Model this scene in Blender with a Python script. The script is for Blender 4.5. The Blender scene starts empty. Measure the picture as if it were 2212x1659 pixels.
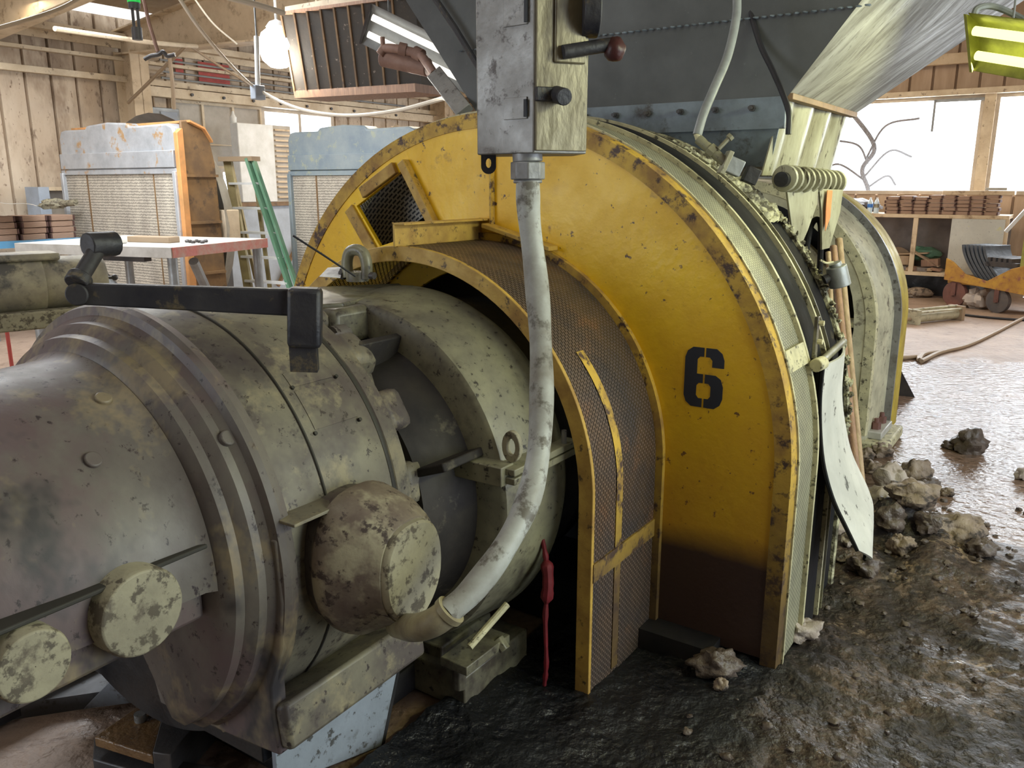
import bpy, math, random
from mathutils import Vector, noise, geometry
random.seed(7)
PI = math.pi
D = bpy.data
SC = bpy.context.scene
COL = SC.collection
V = Vector

ORD = ('first', 'second', 'third', 'fourth', 'fifth', 'sixth', 'seventh', 'eighth', 'ninth', 'tenth')
# ------------------------------------------------------------------ camera
EYE = V((0, 0, 1.55)); FPX = 1780.0; PITCH = math.atan((829.5 - 400) / 1780)
cd = D.cameras.new('camera'); cam = D.objects.new('camera', cd); COL.objects.link(cam)
cd.sensor_width = 36; cd.lens = 36 * FPX / 2212
cam.location = EYE; cam.rotation_euler = (PI / 2 - PITCH, 0, 0)
cd.clip_start = .05; cd.clip_end = 200
SC.camera = cam
# ------------------------------------------------------------------ world, view
w = D.worlds.new('World'); SC.world = w; w.use_nodes = True
wb = w.node_tree.nodes['Background']; wb.inputs[0].default_value = (.86, .93, 1, 1); wb.inputs[1].default_value = 2.2
vs = SC.view_settings
vs.view_transform = 'Standard'; vs.look = 'None'; vs.gamma = 1; vs.exposure = .30
vs.use_curve_mapping = False

# ------------------------------------------------------------------ frames
class Fr:
    def __init__(s, o, X, Y, Z): s.o, s.X, s.Y, s.Z = V(o), V(X), V(Y), V(Z)
    def __call__(s, x, y, z): return s.o + s.X * x + s.Y * y + s.Z * z
    def at(s, x, y, z): return Fr(s(x, y, z), s.X, s.Y, s.Z)
def axes(azdeg, o):
    A = math.radians(azdeg)
    return Fr(o, (math.cos(A), math.sin(A), 0), (math.sin(A), -math.cos(A), 0), (0, 0, 1))
ROOM = axes(55.5, (-.091, 3, 0))          # X along the machine axis, Y to the right of it
M = axes(55.5, (-.091, 3, .66))           # machine axis frame
MO = axes(57, (-.95, 2, .70))             # motor axis frame
WORLD = Fr((0, 0, 0), (1, 0, 0), (0, 1, 0), (0, 0, 1))
def at(x, y, Y):                          # a point seen at pixel x, y at the distance Y in front
    cx = (x - 1106) / FPX; cy = -(y - 829.5) / FPX
    d = V((cx, math.cos(PITCH) + cy * math.sin(PITCH), -math.sin(PITCH) + cy * math.cos(PITCH)))
    return EYE + d * (Y / d.y)
def onz(x, y, z):
    d = at(x, y, 1.) - EYE; return EYE + d * ((z - EYE.z) / d.z)
def roomat(x, y, v):                      # pixel on the vertical plane at offset v from the machine axis
    d = at(x, y, 1.) - EYE; o = EYE - ROOM.o
    return EYE + d * ((v - o.dot(ROOM.Y)) / d.dot(ROOM.Y))

# ------------------------------------------------------------------ lights
def area(name, loc, direction, sx, sy, power, col, spread=PI):
    l = D.lights.new(name, 'AREA'); l.shape = 'RECTANGLE'; l.size = sx; l.size_y = sy; l.energy = power; l.color = col; l.spread = spread
    o = D.objects.new(name, l); COL.objects.link(o); o.location = loc
    o.rotation_euler = V(direction).to_track_quat('-Z', 'Y').to_euler()
    return o
LW = (.86, .93, 1)
area('daylight_back_windows', ROOM(11.75, -.8, 2.15), -ROOM.X, 7.6, 1.3, 470, LW)
area('daylight_side_windows', ROOM(5.8, -8.95, 2.1), ROOM.Y, 3.0, 1.4, 130, LW)
area('daylight_bay_door', ROOM(0.6, 5.4, 2.0), -ROOM.Y, 4.2, 2.8, 75, (.8, .9, 1))
def added_skylight(n, s, v, ls, lv, power, col=(.9, .95, 1)):
    z = 3.55 + .11 * (v + 8.5)
    o = area('unseen_skylight', ROOM(s, v, z - .06), V((0, 0, -1)), ls, lv, power, col)
    o.rotation_euler = (0, 0, math.radians(55.5)); return o
SKY = [(.9, -5.4, 3.0, 2.4, 300), (4.8, 1.6, 1.6, 3.0, 95), (-2.2, -.6, 1.6, 2.4, 36)]  # unseen skylights added for floor glints and light from above
for k_, q_ in enumerate(SKY): added_skylight(k_, *q_)
area('added_rear_fill', ROOM(-5.6, -3.2, 1.9), V((.55, .8, -.05)), 3.0, 2.6, 55, (.85, .92, 1))  # unseen doorway light added behind the camera as fill

# ------------------------------------------------------------------ materials
def rgba(c): return (c[0], c[1], c[2], 1)
def mat(name, c1, c2=None, scale=5., p=(.35, .65), rough=(.45, .75), metal=0., bump=.15, bscale=None, spots=None, stretch=(1, 1, 1), coord='Object', emit=None, spec=.5, extra=None, alpha=None):
    m = D.materials.new(name); m.use_nodes = True
    nt = m.node_tree; N = nt.nodes; L = nt.links; bs = N['Principled BSDF']
    c2 = c2 or c1
    tc = N.new('ShaderNodeTexCoord'); mp = N.new('ShaderNodeMapping'); mp.inputs['Scale'].default_value = stretch
    L.new(tc.outputs[coord], mp.inputs[0])
    n1 = N.new('ShaderNodeTexNoise'); n1.inputs['Scale'].default_value = scale; n1.inputs['Detail'].default_value = 8; n1.inputs['Roughness'].default_value = .62
    L.new(mp.outputs[0], n1.inputs[0])
    r1 = N.new('ShaderNodeMapRange'); r1.inputs[1].default_value = p[0]; r1.inputs[2].default_value = p[1]; L.new(n1.outputs[0], r1.inputs[0])
    mx = N.new('ShaderNodeMix'); mx.data_type = 'RGBA'; mx.inputs[6].default_value = rgba(c1); mx.inputs[7].default_value = rgba(c2)
    L.new(r1.outputs[0], mx.inputs[0]); out = mx.outputs[2]
    if spots:
        for (sc, t0, t1, c3) in spots:
            n2 = N.new('ShaderNodeTexNoise'); n2.inputs['Scale'].default_value = sc; n2.inputs['Detail'].default_value = 5; n2.inputs['Roughness'].default_value = .7
            L.new(mp.outputs[0], n2.inputs[0])
            r2 = N.new('ShaderNodeMapRange'); r2.inputs[1].default_value = t0 - .045; r2.inputs[2].default_value = t1 - .05; L.new(n2.outputs[0], r2.inputs[0])
            m2 = N.new('ShaderNodeMix'); m2.data_type = 'RGBA'; L.new(r2.outputs[0], m2.inputs[0]); L.new(out, m2.inputs[6]); m2.inputs[7].default_value = rgba(c3)
            out = m2.outputs[2]
    if extra: out = extra(N, L, tc, mp, out, bs)
    L.new(out, bs.inputs['Base Color'])
    r3 = N.new('ShaderNodeMapRange'); r3.inputs[1].default_value = .3; r3.inputs[2].default_value = .7; r3.inputs[3].default_value = rough[0]; r3.inputs[4].default_value = rough[1]
    L.new(n1.outputs[0], r3.inputs[0]); L.new(r3.outputs[0], bs.inputs['Roughness'])
    bs.inputs['Metallic'].default_value = metal
    bs.inputs['Specular IOR Level'].default_value = spec
    if bump:
        nb = N.new('ShaderNodeTexNoise'); nb.inputs['Scale'].default_value = bscale or scale * 4; nb.inputs['Detail'].default_value = 6
        L.new(mp.outputs[0], nb.inputs[0])
        b = N.new('ShaderNodeBump'); b.inputs['Strength'].default_value = bump; b.inputs['Distance'].default_value = .02
        L.new(nb.outputs[0], b.inputs['Height']); L.new(b.outputs[0], bs.inputs['Normal'])
    if emit:
        bs.inputs['Emission Color'].default_value = rgba(emit[0]); bs.inputs['Emission Strength'].default_value = emit[1]
    m['nb'] = 0
    return m

def zshade_stain(z0, z1, col, amt=1., wob=.12):
    "oil soak and painted shade, darker toward the foot of the plate"
    def f(N, L, tc, mp, out, bs):
        sx = N.new('ShaderNodeSeparateXYZ'); L.new(tc.outputs['Object'], sx.inputs[0])
        n = N.new('ShaderNodeTexNoise'); n.inputs['Scale'].default_value = 3; n.inputs['Detail'].default_value = 6; L.new(tc.outputs['Object'], n.inputs[0])
        ma = N.new('ShaderNodeMath'); ma.operation = 'MULTIPLY_ADD'; L.new(n.outputs[0], ma.inputs[0]); ma.inputs[1].default_value = wob * 2; L.new(sx.outputs[2], ma.inputs[2])
        r = N.new('ShaderNodeMapRange'); r.inputs[1].default_value = z0 + wob; r.inputs[2].default_value = z1 + wob; r.inputs[3].default_value = amt; r.inputs[4].default_value = 0
        L.new(ma.outputs[0], r.inputs[0])
        m2 = N.new('ShaderNodeMix'); m2.data_type = 'RGBA'; L.new(r.outputs[0], m2.inputs[0]); L.new(out, m2.inputs[6]); m2.inputs[7].default_value = rgba(col)
        return m2.outputs[2]
    return f

def zchain(f, g):
    return lambda N, L, tc, mp, out, bs: g(N, L, tc, mp, f(N, L, tc, mp, out, bs), bs)

def meshwork(cell, gap, hole, transp=0.):
    "expanded metal: staggered slots on the UV map, in metres"
    def f(N, L, tc, mp, out, bs):
        br = N.new('ShaderNodeTexBrick'); L.new(tc.outputs['UV'], br.inputs[0])
        br.inputs['Scale'].default_value = 1; br.inputs['Brick Width'].default_value = cell[0]; br.inputs['Row Height'].default_value = cell[1]
        br.inputs['Mortar Size'].default_value = gap; br.inputs['Mortar Smooth'].default_value = .3
        br.inputs['Color1'].default_value = (0, 0, 0, 1); br.inputs['Color2'].default_value = (0, 0, 0, 1); br.inputs['Mortar'].default_value = (1, 1, 1, 1)
        m2 = N.new('ShaderNodeMix'); m2.data_type = 'RGBA'; L.new(br.outputs['Color'], m2.inputs[0]); L.new(out, m2.inputs[7]); m2.inputs[6].default_value = rgba(hole)
        if transp:
            r = N.new('ShaderNodeMapRange'); L.new(br.outputs['Color'], r.inputs[0]); r.inputs[3].default_value = 1 - transp; r.inputs[4].default_value = 1
            L.new(r.outputs[0], bs.inputs['Alpha'])
        return m2.outputs[2]
    return f

def wavecore(N, L, tc, mp, out, bs):
    "herringbone fins of a radiator core"
    w1 = N.new('ShaderNodeTexWave'); w1.wave_type = 'BANDS'; w1.bands_direction = 'Z'; w1.inputs['Scale'].default_value = 11; w1.inputs['Distortion'].default_value = 3; w1.inputs['Detail'].default_value = 2; w1.inputs['Detail Scale'].default_value = 4
    L.new(tc.outputs['Object'], w1.inputs[0])
    m2 = N.new('ShaderNodeMix'); m2.data_type = 'RGBA'; m2.blend_type = 'MULTIPLY'; m2.inputs[0].default_value = .75; L.new(out, m2.inputs[6]); L.new(w1.outputs[0], m2.inputs[7])
    m3 = N.new('ShaderNodeMix'); m3.data_type = 'RGBA'; m3.inputs[0].default_value = .25; L.new(m2.outputs[2], m3.inputs[6]); L.new(out, m3.inputs[7])
    return m3.outputs[2]

MT = {}
def defm(k, *a, **kw): MT[k] = mat(k, *a, **kw)
defm('yellow', (.90, .58, .008), (.70, .40, .010), 3, spots=[(32, .68, .73, (.12, .06, .02)), (7, .68, .80, (.36, .19, .02)), (1.6, .62, .8, (.55, .30, .012))], rough=(.32, .58), bump=.10, bscale=30, extra=zchain(zshade_stain(.42, 1.05, (.30, .14, .02), .62, .10), zshade_stain(.37, .47, (.028, .013, .014), .97, .05)))  # shadow and oil on the lower face are both painted into the colour
defm('yellow_rim', (.56, .36, .05), (.30, .175, .05), 7, p=(.45, .64), spots=[(16, .56, .66, (.07, .04, .03))], rough=(.5, .75), extra=zshade_stain(.25, .8, (.05, .028, .015), .9))
defm('yellow_flange', (.55, .36, .07), (.30, .17, .04), 8, spots=[(24, .62, .7, (.08, .05, .02))], rough=(.45, .7))
defm('yellow_far', (.55, .42, .03), (.35, .25, .04), 6)
defm('stencil_black', (.012, .016, .03), (.02, .025, .04), 20, rough=(.5, .7), bump=0)
defm('pale_edge', (.62, .58, .36), (.40, .37, .24), 14, spots=[(30, .6, .68, (.1, .09, .06))])
defm('band_mesh', (.40, .39, .27), (.27, .26, .19), 7, coord='Object', extra=meshwork((.016, .009), .0032, (.10, .10, .07), .35), rough=(.4, .6), metal=.2)
defm('screen_mesh', (.50, .48, .42), (.40, .38, .33), 5, extra=meshwork((.034, .016), .005, (.02, .02, .03), 0), rough=(.5, .6))
defm('guard_mesh', (.17, .115, .08), (.075, .06, .055), 5, spots=[(6, .62, .78, (.22, .12, .07))], extra=meshwork((.020, .010), .0034, (.012, .01, .012), .25), rough=(.35, .6), metal=.3)
defm('black_rubber', (.008, .009, .011), (.02, .018, .018), 6, rough=(.6, .9), spec=.15, spots=[(14, .66, .78, (.06, .05, .035))])
defm('black_oil_shade', (.008, .009, .012), (.02, .018, .018), 6, rough=(.25, .6))
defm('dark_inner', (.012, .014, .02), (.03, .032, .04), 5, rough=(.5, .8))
defm('crust', (.48, .46, .30), (.10, .09, .06), 18, p=(.42, .56), rough=(.7, .95), bump=.8, bscale=40)
defm('motor_paint', (.20, .185, .13), (.125, .108, .085), 5, spots=[(2.6, .50, .66, (.085, .068, .062)), (6.3, .56, .70, (.27, .235, .145)), (8, .62, .72, (.05, .04, .036)), (38, .64, .70, (.035, .025, .022))], rough=(.42, .7), bump=.08)
defm('motor_bell', (.155, .14, .12), (.075, .06, .056), 3.6, spots=[(2.7, .52, .66, (.12, .085, .085)), (34, .64, .70, (.03, .02, .02)), (4.1, .58, .68, (.23, .185, .115)), (2.2, .60, .70, (.04, .036, .038))], rough=(.4, .66), bump=.1, stretch=(1, 1, .7))
defm('gear_paint', (.26, .25, .16), (.13, .12, .088), 5, spots=[(40, .64, .70, (.03, .025, .02)), (4, .56, .72, (.06, .05, .04))], rough=(.28, .55), bump=.1)
defm('oily_paint', (.040, .034, .028), (.018, .016, .016), 5, spots=[(6, .62, .74, (.13, .115, .08))], rough=(.55, .8), bump=.12, spec=.3)
defm('cap_paint', (.36, .335, .23), (.25, .23, .165), 8, spots=[(26, .56, .64, (.10, .085, .06)), (12, .62, .72, (.13, .11, .08))], rough=(.5, .75))
defm('box_paint', (.24, .205, .15), (.12, .088, .07), 6, spots=[(5, .54, .64, (.32, .29, .20)), (26, .60, .67, (.05, .035, .03))], rough=(.4, .7))
defm('seam', (.03, .028, .022), rough=(.6, .8), bump=0)
defm('handle_black', (.012, .013, .02), (.03, .028, .03), 12, rough=(.4, .65), spots=[(20, .62, .72, (.09, .07, .04))])
defm('hose', (.42, .44, .42), (.23, .22, .19), 7, spots=[(16, .58, .68, (.13, .12, .10))], rough=(.45, .7), bump=.05)
defm('elbow', (.40, .36, .2), (.2, .17, .11), 8, rough=(.35, .55))
defm('steel_box', (.30, .30, .29), (.19, .185, .175), 6, spots=[(22, .60, .7, (.09, .08, .075)), (5, .58, .7, (.16, .145, .13))], rough=(.38, .6), metal=.35)
defm('brass_box', (.24, .215, .135), (.13, .11, .07), 9, spots=[(5, .56, .66, (.08, .065, .045)), (14, .60, .70, (.06, .05, .035))], rough=(.3, .55), metal=.35, stretch=(1, 1, .4))  # the large dark spots stand in for shadow shapes on the face
defm('hub', (.30, .31, .32), (.2, .2, .2), 9, rough=(.35, .55), metal=.3)
defm('red_knob', (.05, .008, .008), (.04, .01, .01), 9, rough=(.4, .6))
defm('red_cloth', (.20, .008, .016), (.10, .006, .01), 9, rough=(.6, .8))
defm('hopper_shaded', (.098, .104, .106), (.070, .074, .077), 3, rough=(.5, .75), bump=.04, spots=[(40, .7, .76, (.12, .13, .13))])  # shade of the plates facing the interior is put into this colour
defm('hopper_flange', (.20, .25, .30), (.11, .13, .15), 5, rough=(.4, .65), spots=[(9, .62, .75, (.06, .055, .05))])
defm('hopper_light', (.46, .45, .41), (.30, .285, .25), 3.5, rough=(.35, .6))
defm('hopper_lit_streaked', (.28, .275, .25), (.15, .142, .125), 4, p=(.4, .6), spots=[(7, .56, .66, (.11, .10, .085)), (22, .64, .7, (.08, .07, .055))], stretch=(.45, 3.2, 1), coord='UV', rough=(.45, .7), bump=.1)  # window light on this plate is put into its lighter base; streaks are real
defm('throat', (.42, .41, .30), (.20, .185, .12), 9, spots=[(25, .62, .68, (.06, .05, .03))], stretch=(1, 1, .35), rough=(.3, .6))
defm('rust_orange', (.75, .28, .10), (.55, .2, .08), 10)
defm('white_guard', (.62, .62, .58), (.45, .45, .42), 6, spots=[(28, .67, .71, (.05, .045, .04)), (7, .68, .72, (.10, .1, .09))], stretch=(1, 1, .5), rough=(.35, .6))
defm('far_pale', (.60, .57, .40), (.36, .34, .24), 6, spots=[(14, .6, .7, (.16, .14, .1))], rough=(.4, .7))
defm('wood', (.45, .33, .2), (.3, .2, .12), 6, stretch=(8, 8, 1), rough=(.5, .7))
defm('wood_old', (.35, .2, .12), (.22, .13, .09), 6, stretch=(8, 8, 1), rough=(.5, .7))
defm('cream', (.68, .55, .38), (.52, .40, .26), 3, spots=[(6, .6, .74, (.3, .21, .13))], rough=(.5, .8), bump=.05)
defm('siding', (.62, .52, .40), (.52, .41, .30), 1.6, spots=[(1.3, .54, .68, (.36, .27, .19)), (3.4, .62, .70, (.24, .17, .12)), (22, .66, .72, (.22, .15, .1))], stretch=(1.3, 1.3, .55), rough=(.5, .8), bump=.05)
defm('siding_back', (.50, .37, .26), (.38, .27, .18), 2.5, stretch=(2.2, 2.2, .4), rough=(.5, .8), bump=.05)
defm('roof', (.42, .33, .22), (.30, .22, .14), 2, rough=(.6, .9), bump=.05)
defm('block_wall', (.46, .40, .33), (.36, .30, .25), 3, rough=(.6, .9))
defm('girt', (.74, .63, .46), (.55, .44, .3), 4, rough=(.5, .7), spots=[(12, .64, .72, (.25, .18, .12))])
defm('red_paint', (.5, .06, .04), (.38, .07, .06), 8)
defm('rad_tank', (.55, .58, .62), (.40, .42, .45), 4, spots=[(5, .62, .7, (.50, .32, .16))], rough=(.35, .6), metal=.3)
defm('rad_blue', (.25, .32, .38), (.36, .42, .44), 4, rough=(.4, .6), spots=[(9, .62, .7, (.42, .46, .36))], metal=.2)
defm('rad_core', (.72, .66, .55), (.50, .45, .38), 3, stretch=(2, 2, .5), extra=wavecore, rough=(.6, .8), bump=.3, bscale=60)
defm('rad_orange', (.78, .36, .13), (.50, .26, .1), 4, rough=(.5, .7))
defm('rad_brown', (.28, .165, .07), (.16, .10, .055), 4, spots=[(7, .6, .7, (.12, .08, .05))], rough=(.5, .7))
defm('panel_grey', (.46, .42, .36), (.36, .33, .28), 4)
defm('white_paint', (.80, .82, .82), (.66, .68, .66), 5, rough=(.4, .6))
defm('blue_grey', (.42, .48, .56), (.34, .38, .44), 4)
defm('blue', (.10, .30, .52), (.3, .40, .48), 5, p=(.5, .7))
defm('pad_brown', (.36, .24, .17), (.27, .175, .125), 12, rough=(.7, .9), stretch=(1, 1, 12))
defm('pad_dark', (.07, .035, .03), (.1, .05, .04), 12, rough=(.7, .9))
defm('table_top', (.62, .60, .56), (.42, .40, .36), 5, rough=(.4, .6))
defm('table_red', (.52, .14, .10), (.45, .30, .24), 6, p=(.4, .6))
defm('grey_steel', (.34, .36, .37), (.24, .25, .25), 6, rough=(.35, .55), metal=.4)
defm('dark_steel', (.05, .05, .055), (.09, .08, .075), 8, rough=(.4, .6), metal=.4)
defm('ladder_green', (.10, .25, .15), (.16, .30, .20), 6)
defm('ladder_tan', (.36, .30, .13), (.25, .2, .1), 6)
defm('tank_tan', (.44, .40, .28), (.22, .20, .17), 6, spots=[(5, .58, .68, (.10, .095, .09))])
defm('lamp_white', (.9, .9, .9), emit=((1, .98, .92), 9), bump=0)
defm('tube_light', (.9, .9, .85), emit=((1, .93, .82), 1.1), bump=0)
defm('tube_yellow', (.8, .85, .3), emit=((.95, 1., .35), 1.6), bump=0)
defm('fixture_yellow', (.42, .42, .10), (.26, .26, .07), 9, rough=(.3, .5), metal=.4)
defm('green_lens', (.02, .5, .08), emit=((.03, .6, .1), .4), bump=0, rough=(.2, .3))
defm('yellow_lens', (.8, .6, .02), emit=((.9, .6, .02), .4), bump=0, rough=(.2, .3))
defm('brown_pipe', (.36, .22, .17), (.24, .14, .11), 8)
defm('cable_black', (.02, .02, .025), rough=(.4, .5), bump=0)
defm('cable_grey', (.30, .32, .31), (.16, .17, .17), 9, rough=(.4, .5), bump=0)
defm('cable_white', (.72, .66, .55), rough=(.5, .6), bump=0)
defm('cable_brown', (.35, .26, .17), rough=(.5, .6), bump=0)
defm('louver', (.045, .038, .032), (.07, .058, .046), 5, rough=(.6, .8), spots=[(20, .68, .74, (.3, .25, .2))])
defm('cardboard', (.45, .33, .22), (.36, .26, .17), 6, rough=(.7, .9))
defm('shelf_dark', (.22, .19, .17), (.15, .13, .12), 4)
defm('shelf_panel', (.58, .58, .52), (.48, .48, .44), 3, spots=[(5, .66, .7, (.6, .58, .25)), (40, .68, .72, (.2, .2, .2))])
defm('cart_yellow', (.58, .33, .05), (.40, .2, .05), 7, spots=[(14, .6, .7, (.3, .12, .08))])
defm('wheel_red', (.22, .09, .07), (.14, .07, .06), 7)
defm('wheel_dark', (.08, .08, .09), (.14, .12, .11), 7)
defm('tread', (.055, .065, .08), (.10, .115, .135), 6, rough=(.3, .5))
defm('bag', (.55, .48, .42), (.42, .36, .32), 6, rough=(.3, .5))
defm('water', (.62, .74, .82), rough=(.08, .15), bump=0)
defm('label_blue', (.05, .2, .6), bump=0)
defm('paper', (.78, .80, .85), (.5, .52, .56), 40, bump=0)
defm('support', (.30, .34, .40), (.22, .25, .29), 5, spots=[(26, .63, .69, (.07, .07, .07)), (6, .62, .72, (.1, .1, .1))], rough=(.4, .65), extra=zshade_stain(.02, .10, (.03, .025, .02), .9, .06))
defm('wet_plate', (.22, .125, .05), (.12, .065, .03), 9, rough=(.12, .35), bump=.3, bscale=70)
defm('clod', (.34, .27, .20), (.14, .10, .075), 7, spots=[(14, .56, .66, (.05, .038, .03))], rough=(.45, .85), bump=.8, bscale=24)
defm('clod_dark', (.07, .052, .04), (.13, .10, .08), 8, rough=(.25, .6), bump=.8, bscale=26)
defm('clod_pale', (.50, .44, .38), (.30, .24, .2), 8, rough=(.5, .8), bump=.7, bscale=26)
defm('branch', (.10, .08, .07), (.07, .055, .045), 8)
defm('glass_frame', (.60, .52, .42), (.45, .38, .3), 5)

def floor_mat():
    m = mat('wet_floor', (.46, .34, .26), (.30, .215, .16), 1.7, spots=[(7, .6, .75, (.22, .15, .11))], rough=(.28, .5), bump=0, spec=.5)
    nt = m.node_tree; N = nt.nodes; L = nt.links; bs = N['Principled BSDF']
    tc = [n for n in N if n.type == 'TEX_COORD'][0]
    # wet puddle mask around the machine
    n = N.new('ShaderNodeTexNoise'); n.inputs['Scale'].default_value = 1.1; n.inputs['Detail'].default_value = 9; n.inputs['Roughness'].default_value = .68; L.new(tc.outputs['Object'], n.inputs[0])
    vm = N.new('ShaderNodeVectorMath'); vm.operation = 'DISTANCE'; L.new(tc.outputs['Object'], vm.inputs[0]); vm.inputs[1].default_value = tuple(ROOM(2.2, 1.4, 0))
    r = N.new('ShaderNodeMapRange'); L.new(vm.outputs['Value'], r.inputs[0]); r.inputs[1].default_value = 3.2; r.inputs[2].default_value = 5.6; r.inputs[3].default_value = .17; r.inputs[4].default_value = -.35
    a = N.new('ShaderNodeMath'); a.operation = 'ADD'; L.new(n.outputs[0], a.inputs[0]); L.new(r.outputs[0], a.inputs[1])
    wet = N.new('ShaderNodeMapRange'); L.new(a.outputs[0], wet.inputs[0]); wet.inputs[1].default_value = .50; wet.inputs[2].default_value = .60
    rg = N.new('ShaderNodeMapRange'); L.new(wet.outputs[0], rg.inputs[0]); rg.inputs[3].default_value = .55; rg.inputs[4].default_value = .10
    for l in list(bs.inputs['Roughness'].links): L.remove(l)
    L.new(rg.outputs[0], bs.inputs['Roughness'])
    old = bs.inputs['Base Color'].links[0].from_socket
    dk = N.new('ShaderNodeMix'); dk.data_type = 'RGBA'; dk.blend_type = 'MULTIPLY'; L.new(wet.outputs[0], dk.inputs[0]); L.new(old, dk.inputs[6]); dk.inputs[7].default_value = (.55, .5, .47, 1)
    L.new(dk.outputs[2], bs.inputs['Base Color'])
    n2 = N.new('ShaderNodeTexNoise'); n2.inputs['Scale'].default_value = 20; n2.inputs['Detail'].default_value = 5; L.new(tc.outputs['Object'], n2.inputs[0])
    b = N.new('ShaderNodeBump'); b.inputs['Strength'].default_value = .95; b.inputs['Distance'].default_value = .018; L.new(n2.outputs[0], b.inputs['Height']); L.new(b.outputs[0], bs.inputs['Normal'])
    return m
MT['floor'] = floor_mat()
def oilpool(N, L, tc, mp, out, bs):
    "black oil soaked round the foot of the casing"
    geo = N.new('ShaderNodeNewGeometry')
    ang = math.radians(55.5); mp2 = N.new('ShaderNodeMapping'); mp2.vector_type = 'TEXTURE'; mp2.inputs['Location'].default_value = tuple(ROOM(-.55, .62, 0)); mp2.inputs['Rotation'].default_value = (0, 0, ang); mp2.inputs['Scale'].default_value = (1.15, .62, 9)
    L.new(geo.outputs['Position'], mp2.inputs[0])
    ln = N.new('ShaderNodeVectorMath'); ln.operation = 'LENGTH'; L.new(mp2.outputs[0], ln.inputs[0])
    n = N.new('ShaderNodeTexNoise'); n.inputs['Scale'].default_value = 3.5; n.inputs['Detail'].default_value = 7; L.new(geo.outputs['Position'], n.inputs[0])
    ad = N.new('ShaderNodeMath'); ad.operation = 'MULTIPLY_ADD'; L.new(n.outputs[0], ad.inputs[0]); ad.inputs[1].default_value = 1.3; L.new(ln.outputs['Value'], ad.inputs[2])
    r = N.new('ShaderNodeMapRange'); r.inputs[1].default_value = 1.45; r.inputs[2].default_value = 1.95; r.inputs[3].default_value = .97; r.inputs[4].default_value = 0; L.new(ad.outputs[0], r.inputs[0])
    m2 = N.new('ShaderNodeMix'); m2.data_type = 'RGBA'; L.new(r.outputs[0], m2.inputs[0]); L.new(out, m2.inputs[6]); m2.inputs[7].default_value = (.008, .009, .012, 1)
    return m2.outputs[2]
def mud_mat():
    m = mat('mud', (.085, .058, .042), (.17, .12, .088), 4.2, p=(.42, .60), spots=[(2.9, .58, .63, (.30, .22, .15)), (11, .52, .58, (.04, .028, .022)), (2.1, .50, .58, (.02, .016, .016)), (34, .56, .62, (.045, .034, .026))], rough=(.10, .7), bump=1.0, bscale=34, extra=oilpool)
    return m
MT['mud'] = mud_mat()
def winglass():
    m = D.materials.new('window_pane'); m.use_nodes = True; nt = m.node_tree
    nt.nodes.clear(); o = nt.nodes.new('ShaderNodeOutputMaterial'); t = nt.nodes.new('ShaderNodeBsdfTransparent'); g = nt.nodes.new('ShaderNodeBsdfGlossy'); g.inputs['Roughness'].default_value = .1
    x = nt.nodes.new('ShaderNodeMixShader'); x.inputs[0].default_value = .05
    nt.links.new(t.outputs[0], x.inputs[1]); nt.links.new(g.outputs[0], x.inputs[2]); nt.links.new(x.outputs[0], o.inputs[0]); return m
MT['pane'] = winglass()
defm('frosted', (.9, .92, .92), emit=((.95, .97, 1), .75), bump=0)

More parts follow.
